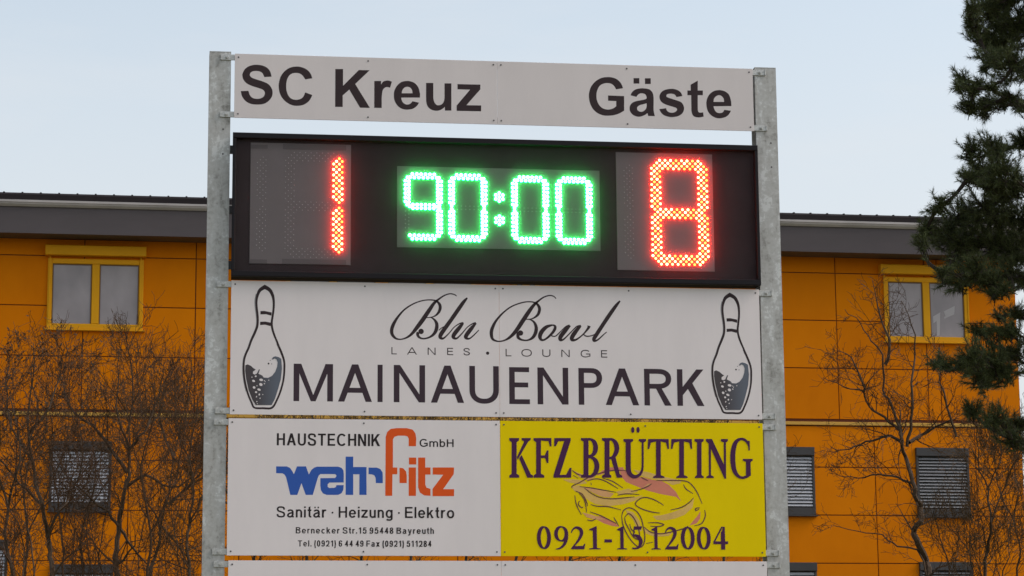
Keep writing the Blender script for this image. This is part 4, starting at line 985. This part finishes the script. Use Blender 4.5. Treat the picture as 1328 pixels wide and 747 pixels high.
def spawn(mt, mw, sp, rads, count, L, rng, maxl=3, t0=0.2, up=0.3, kids=(5, 4, 3), spread=(30, 70), zmin=3.0):
    n = len(sp)
    for k in range(count):
        t = t0+(1-t0)*(k+rng.random())/count; i = min(n-2, int(t*(n-1)))
        q = sp[i].lerp(sp[i+1], rng.random())
        if q.z < zmin: continue
        dd = (sp[i+1]-sp[i]).normalized(); ax = rot_about(dd.orthogonal().normalized(), dd, rng.uniform(0, 6.283))
        nd = rot_about(dd, ax, math.radians(rng.uniform(*spread)))
        twiggy(mt, mw, q, nd, L*rng.uniform(.6, 1.15)*(1.12-.78*t), max(.004, rads[i]*rng.uniform(.35, .6)), 1, maxl, rng, up, kids)
def bare_tree(name, leaders, dist, label, cat, seed, mt_mat, mw_mat, L=1.2, count=9, group=None, maxl=3, kids=(5, 4, 3), leaves=0, base_r=.06, up=.3, zmin=3.0):
    rng = random.Random(seed); mt, mw = MB(), MB()
    base = at(leaders[0][0][0], leaders[0][0][1], dist)
    tips = []
    for i, l in enumerate(leaders):
        sp, rads = leader(mt, l, dist, base_r if i == 0 else base_r*rng.uniform(.32, .52), .005, rng, ground=(l[0][1] > 700))
        spawn(mt, mw, sp, rads, count, L, rng, maxl, .15, up, kids, zmin=zmin); tips.append(sp)
    o = empty(name, (base.x, base.y, 0), label, cat, group)
    for mm, nm, mat in ((mt, 'trunk', mt_mat), (mw, 'twigs', mw_mat)):
        mm.v = [(x-base.x, y-base.y, z) for x, y, z in mm.v]; mm.build(nm, mat, o)
    if leaves:
        lf = MB(); vv = mw.v
        for k in range(leaves):
            p = Vector(rng.choice(vv)); a = Vector((rng.gauss(0,1), rng.gauss(0,1), rng.gauss(0,1))).normalized(); b = a.orthogonal().normalized(); s = rng.uniform(.014, .034)
            i = len(lf.v); c = a.cross(b)*0.004
            lf.v += [tuple(p), tuple(p+a*s+b*s*.5), tuple(p+a*s*2.1), tuple(p+a*s-b*s*.5+c)]; lf.f.append((i, i+1, i+2, i+3))
        lf.build('withered_leaves', DRYLEAF, o)
    return o
def zl(u, v): return (u/2.433, 440+v/2.433)
G1 = 'bare shrubs in front of the orange building'
bare_tree('bare_tree', [[zl(372,760),zl(368,690),zl(372,600),zl(390,500),zl(402,430),zl(405,350),zl(375,250),zl(372,120),zl(375,30)],
    [zl(405,350),zl(440,310),zl(475,255),zl(500,180),zl(530,110)], [zl(400,420),zl(350,345),zl(290,275),zl(215,205),zl(203,140),zl(170,110)],
    [zl(375,590),zl(340,545),zl(250,470),zl(190,400),zl(150,330)], [zl(380,600),zl(420,660),zl(465,715),zl(480,760)], [zl(400,300),zl(420,200),zl(415,90),zl(400,-10)], [zl(395,470),zl(460,430),zl(540,470),zl(610,430),zl(640,360)]],
    40.0, 'bare forked tree left of the home team post, its trunk beside the lower blind window', 'tree', 11, BARK, TWIG, L=1.25, count=15, base_r=.066, kids=(6,5,4), up=.38)
bare_tree('bare_tree', [[zl(165,765),zl(158,690),zl(152,620),zl(130,520),zl(108,420),zl(90,310),zl(95,200),zl(110,100),zl(105,10)], [zl(130,520),zl(60,450),zl(10,390),zl(-40,340)],
    [zl(152,620),zl(190,540),zl(235,470),zl(260,380),zl(250,250)], [zl(100,380),zl(40,280),zl(20,170),zl(30,60)], [zl(92,300),zl(150,220),zl(190,120),zl(200,40)]],
    38.5, 'bare tree with a few withered leaves at the far left in front of the wall', 'tree', 23, BARK, TWIGR, L=1.2, count=17, leaves=1500, base_r=.058, kids=(6,5,4), up=.38)
bare_tree('bare_tree', [[zl(470,765),zl(490,690),zl(505,600),zl(470,520),zl(430,450)], [zl(505,600),zl(530,500),zl(545,380),zl(575,260),zl(600,140),zl(598,20)],
    [zl(510,590),zl(570,660),zl(600,740)], [zl(530,520),zl(600,460),zl(650,400)], [zl(550,380),zl(510,280),zl(505,180),zl(520,90)]],
    41.5, 'bare leaning shrub directly left of the galvanised home end post', 'tree', 35, BARK, TWIG, L=1.2, count=17, base_r=.055, kids=(6,5,4), up=.35)
bare_tree('bare_shrub', [[zl(600,770),zl(590,680),zl(596,590),zl(612,480),zl(600,380),zl(615,250),zl(640,120)], [zl(596,590),zl(640,500),zl(680,430)], [zl(600,380),zl(560,300),zl(550,200)], [zl(575,770),zl(560,650),zl(540,560),zl(548,470),zl(520,380)]],
    39.3, 'twiggy shrub half hidden behind the galvanised home end post', 'shrub', 47, BARK, TWIGO, L=1.1, count=16, base_r=.04, kids=(6,5,4), up=.35)
bare_tree('bare_shrub', [[zl(265,770),zl(255,650),zl(270,560),zl(300,470),zl(320,360),zl(300,250)], [zl(255,650),zl(215,560),zl(200,460),zl(215,350),zl(190,250)], [zl(290,770),zl(320,650),zl(330,560),zl(350,450),zl(330,320)], [zl(245,770),zl(225,690),zl(235,600)], [zl(330,770),zl(300,690),zl(290,600),zl(260,500)]],
    42.6, 'thin stemmed bare shrub in front of the lower left blind window', 'shrub', 59, TWIG, TWIG, L=1.0, count=15, base_r=.028, kids=(6,5,4), up=.35)
bare_tree('bare_shrub', [[zl(45,770),zl(20,650),zl(25,520),zl(55,420),zl(60,300),zl(30,180)], [zl(70,770),zl(75,660),zl(45,560),zl(-10,480)], [zl(20,650),zl(-20,560),zl(-60,450)], [zl(25,520),zl(-10,400),zl(0,280),zl(-20,150)], [zl(110,770),zl(100,640),zl(75,520),zl(90,400),zl(140,300),zl(150,180)]],
    36.5, 'dense brown shrub at the left edge of the photo', 'shrub', 61, BARK, TWIGR, L=1.15, count=17, leaves=700, base_r=.045, kids=(6,5,4), up=.35)
bare_tree('bare_shrub', [[zl(200,770),zl(195,640),zl(180,500),zl(160,380),zl(165,270),zl(140,180)], [zl(190,600),zl(230,480),zl(280,390),zl(300,300)], [zl(430,770),zl(440,650),zl(460,540),zl(450,420),zl(470,300),zl(440,180)], [zl(450,420),zl(420,330),zl(430,240)], [zl(530,770),zl(520,660),zl(560,560),zl(570,420),zl(540,330)]],
    44.5, 'loose bare shrub closest to the orange wall, behind the other shrubs', 'shrub', 73, TWIG, TWIGO, L=1.1, count=16, base_r=.032, kids=(6,5,4), up=.35)
for i, (px, dist, sd) in enumerate(((325, 43.0, 201), (395, 41.0, 202), (465, 43.5, 203), (530, 40.5, 207), (600, 42.0, 204), (665, 43.0, 208), (735, 41.5, 205), (800, 43.0, 209), (870, 41.0, 206), (935, 42.5, 210))):
    bare_tree('bare_shrub', [[(px, 765), (px+6, 690), (px-8, 610), (px+10, 540), (px-4, 475)], [(px+4, 700), (px+40, 620), (px+52, 540)], [(px-2, 680), (px-45, 610), (px-50, 530)]], dist,
        'bare shrub behind the boards, seen through the slits between them', 'shrub', sd, BARK, TWIGO, L=1.05, count=24, base_r=.045, group='shrubs hidden behind the boards', kids=(6, 5, 4))
bare_tree('bare_shrub', [[(30,765),(36,690),(28,610),(48,540),(40,480),(52,440)],[(36,690),(70,620),(90,550),(84,490)],[(120,765),(112,690),(124,620),(118,550),(130,480)],[(116,660),(150,600),(158,520),(170,470)],[(90,765),(96,650),(66,580),(10,540)]],
    43.5, 'pale brown tangled shrub between the two left blind windows and the edge', 'shrub', 301, TWIG, TWIGO, L=1.1, count=18, base_r=.035, kids=(6,5,4), up=.35)
bare_tree('bare_shrub', [[(190,765),(196,690),(182,610),(200,540),(196,480)],[(196,690),(228,620),(240,550),(250,480)],[(240,765),(236,690),(250,620),(232,550),(226,490)],[(150,765),(158,650),(170,580),(160,500)]],
    37.8, 'low spreading reddish shrub nearest the camera, left of the home end post', 'shrub', 302, TWIG, TWIGR, L=1.1, count=18, base_r=.035, kids=(6,5,4), up=.35)
# right of the scoreboard
z5 = lambda u, v: (1000+u*.375, 467+v*.375); z4 = lambda u, v: (1000+u*.375, 240+v*.375)
bare_tree('bare_tree', [[z5(545,760),z5(536,690),z5(505,620),z5(492,595),z5(514,560),z5(518,510),z5(500,465),z5(482,400),z5(466,330),z5(455,285),z5(443,230),z5(420,150),z5(385,100),z4(385,590),z4(345,540),z4(310,480),z4(255,430)],
    [z5(455,285),z5(447,220),z5(446,150)], [z5(478,285),z5(540,250),z5(600,218),z5(645,200)], [z5(455,290),z5(410,262),z5(370,270),z5(310,292),z5(250,310),z5(205,300)], [z5(492,430),z5(440,405),z5(370,395),z5(300,410),z5(240,400)],
    [z5(532,690),z5(440,645),z5(385,607),z5(300,590),z5(215,572)], [z5(470,300),z5(485,200),z5(490,80),z4(495,600),z4(490,480),z4(450,400)], [z5(640,265),z5(620,190),z5(590,100),z4(575,640),z4(580,560)],
    [z5(440,240),z5(390,200),z5(340,160),z5(320,110),z5(250,90),z5(180,60)], [z4(395,620),z4(410,560),z4(380,470),z4(350,330)], [z5(320,110),z4(320,690),z4(280,600),z4(230,570)]],
    40.0, 'slender bare tree with a bent trunk between the guest end post and the pine', 'tree', 83, BARK, TWIGR, L=.85, count=13, base_r=.066, kids=(5, 4, 3), up=.14, zmin=3.0)
bare_tree('bare_shrub', [[z5(740,770),z5(745,660),z5(760,560),z5(745,450),z5(720,350),z5(710,250)], [z5(760,560),z5(800,460),z5(830,380),z5(870,300)], [z5(800,770),z5(820,680),z5(830,560),z5(860,470)], [z5(700,770),z5(690,680),z5(640,600),z5(610,560)], [z5(745,450),z5(790,360),z5(800,260)], [z5(620,770),z5(605,680),z5(580,590),z5(560,520)]],
    37.5, 'brown twiggy shrub below the pine at the right edge', 'shrub', 97, BARK, TWIGO, L=1.15, count=22, base_r=.042, kids=(6,5,4), up=.3)

bare_tree('bare_shrub', [[z5(850,770),z5(860,660),z5(840,560),z5(855,450),z5(840,350)],[z5(840,560),z5(800,480),z5(780,400),z5(770,330)],[z5(690,770),z5(700,690),z5(690,600),z5(700,520),z5(690,440)],[z5(770,770),z5(780,700),z5(770,620),z5(790,560)]],
    42.5, 'fine brown shrub against the right corner of the orange wall', 'shrub', 311, TWIG, TWIGO, L=1.15, count=20, base_r=.03, kids=(6,5,4), up=.32)
# pine at the right edge
def pine():
    rng = random.Random(5); D = 30.0
    tp = [at(1408, 1240, D), at(1412, 900, D), at(1404, 600, D), at(1412, 300, D), at(1402, 0, D), at(1398, -260, D), at(1400, -420, D)]
    base = tp[0].copy(); base.z = 0; tp[0] = Vector((base.x, base.y, -0.1))
    mt, mn = MB(), MB()
    sp = [Vector(p) for p in spline([tuple(p) for p in tp], 5)]; n = len(sp)
    mt.tube(sp, [.19*(1-.8*i/(n-1)) for i in range(n)], 10)
    A = lambda u, v: (1000+u*.375, v*.375); B = lambda u, v: (1000+u*.375, 240+v*.375); Cc = lambda u, v: (1000+u*.375, 467+v*.375)
    cl = [(A,760,50,90),(A,700,70,42),(A,790,160,90),(A,725,125,55),(A,850,80,100),(A,840,220,80),(A,760,205,45),(A,860,-30,110),(A,770,-40,90),(A,700,30,30),(A,735,240,18),
          (A,655,268,30),(A,645,300,18),(A,690,305,40),(A,765,300,28),(A,740,385,36),(A,685,350,42),(A,825,330,36),(A,800,360,26),(A,745,345,24),(A,712,290,24),(A,690,380,20),(A,860,360,30),
          (A,690,515,48),(A,755,505,52),(A,720,600,72),(A,685,610,40),(A,800,580,65),(A,860,490,55),(A,840,640,75),(A,790,520,40),(A,770,640,50),
          (B,570,80,46),(B,540,160,42),(B,590,165,62),(B,660,100,66),(B,650,200,66),(B,740,80,92),(B,740,190,90),(B,830,110,90),(B,830,220,80),(B,520,200,24),(B,640,250,40),
          (B,605,325,42),(B,655,335,50),(B,745,325,60),(B,815,300,66),(B,770,385,22),(B,700,290,60),(B,860,330,40),(B,590,300,24),(B,800,360,30),
          (B,718,500,40),(B,785,505,38),(B,575,615,34),(B,610,620,22),(B,690,600,60),(B,760,590,66),(B,830,575,66),(B,720,655,56),(B,800,650,56),(B,850,440,40),(B,830,500,40),(B,660,620,36),
          (Cc,688,170,42),(Cc,770,200,50),(Cc,830,270,46)]
    done = []
    def tuft(q, ax, num):
        st = ax*.10
        mt.tube([q-st-ax*.05, q, q+st*.4], [.006, .005, .003], 3)
        for m_i in range(num):
            a = rng.uniform(-.12, .05); o_ = q+ax*a
            tilt = math.radians(rng.uniform(22, 62)); pv = rot_about(ax.orthogonal().normalized(), ax, rng.uniform(0, 6.283))
            nd = (ax*math.cos(tilt)+pv*math.sin(tilt)); ln_ = rng.uniform(.06, .11); wd = nd.orthogonal().normalized(); wd = rot_about(wd, nd, rng.uniform(0, 6.28))*.0034
            b = len(mn.v); e = o_+nd*ln_ + Vector((0,0,-.006))
            mn.v += [tuple(o_-wd), tuple(o_+wd), tuple(e)]; mn.f.append((b, b+1, b+2))
    todo = []
    for fn, u, v, r in sorted(cl, key=lambda t: -t[0](t[1], t[2])[0]):
        px, py = fn(u, v); todo.append((at(px, py, D + rng.uniform(-.9, .9)), r*.375/107.0))
    seen = list(todo)
    for c, R in seen:                       # the sides of the crown turned away from the photo
        k = min(range(n), key=lambda i: abs(sp[i].z-c.z)); s = sp[k]
        for a in (rng.uniform(85, 130), rng.uniform(150, 210), rng.uniform(230, 275)):
            if rng.random() < .62: todo.append((s + rot_about(c-s, Vector((0,0,1)), math.radians(a)) + Vector((0, 0, rng.uniform(-.2, .2))), R*rng.uniform(.9, 1.15)))
    zt_ = max(c.z for c, R in seen)
    for k in range(46):                     # above the frame up to the tip
        f = rng.random(); k2 = min(n-1, int(n*(.80+.19*f))); s = sp[k2]
        if s.z < zt_-.1: continue
        a = rng.uniform(0, 6.283); w_ = rng.uniform(.2, 1.35)*(1.05-.85*f); todo.append((s+Vector((math.cos(a)*w_, math.sin(a)*w_, .1)), rng.uniform(.18, .32)))
    for c, R in todo:
        zt = c.z - rng.uniform(.1, .5)
        k = min(range(n), key=lambda i: abs(sp[i].z-zt)); s = sp[k]
        near = [q for q in done if (q-c).length < .75 and (q-s).length < (c-s).length]
        if near: s = min(near, key=lambda q: (q-c).length)
        done.append(c)
        mid = s.lerp(c, .5) + Vector((rng.gauss(0, .06), rng.gauss(0, .10), -.10+rng.gauss(0, .05)))*min(1, (c-s).length)
        lp = [Vector(p) for p in spline([tuple(s), tuple(mid), tuple(c)], 4)]
        mt.tube(lp, [.028*(1-.8*i/8)+.004 for i in range(9)], 5)
        for i in range(3, 9):
            if (lp[i]-s).length > .25:
                for w_ in range(2): tuft(lp[i]+Vector((rng.gauss(0,.05), rng.gauss(0,.05), .03+rng.gauss(0,.04))), ((c-s).normalized()*.7+Vector((rng.gauss(0,.4), rng.gauss(0,.4), .5))).normalized(), 30)
        nt_ = max(7, int(40*(R/.2)**2)+4)
        out = (c-s).normalized()
        for t in range(nt_):
            dv = Vector((rng.gauss(0,1), rng.gauss(0,1), rng.gauss(0,.8))).normalized()*R*rng.random()**.5
            dv += out*rng.uniform(-.5, .45)*R
            q = c+dv; ax = (dv.normalized()*.8 + out*.35 + Vector((0,0,.45)) + Vector((rng.gauss(0,.35), rng.gauss(0,.35), rng.gauss(0,.35)))).normalized()
            if rng.random() < .35: mt.tube([c.lerp(q-ax*.1, .1), (c+q-ax*.1)*.5+Vector((0,0,-.02)), q-ax*.15], [.008, .007, .006], 3)
            tuft(q, ax, 52)
    o = empty('pine_tree', base, 'dark green pine with clumped needles reaching in at the right edge', 'tree')
    for mm, nm, mat in ((mt, 'trunk', PINEBARK), (mn, 'needle_foliage', NEEDLE)):
        mm.v = [(x-base.x, y-base.y, z) for x, y, z in mm.v]; mm.build(nm, mat, o)
pine()
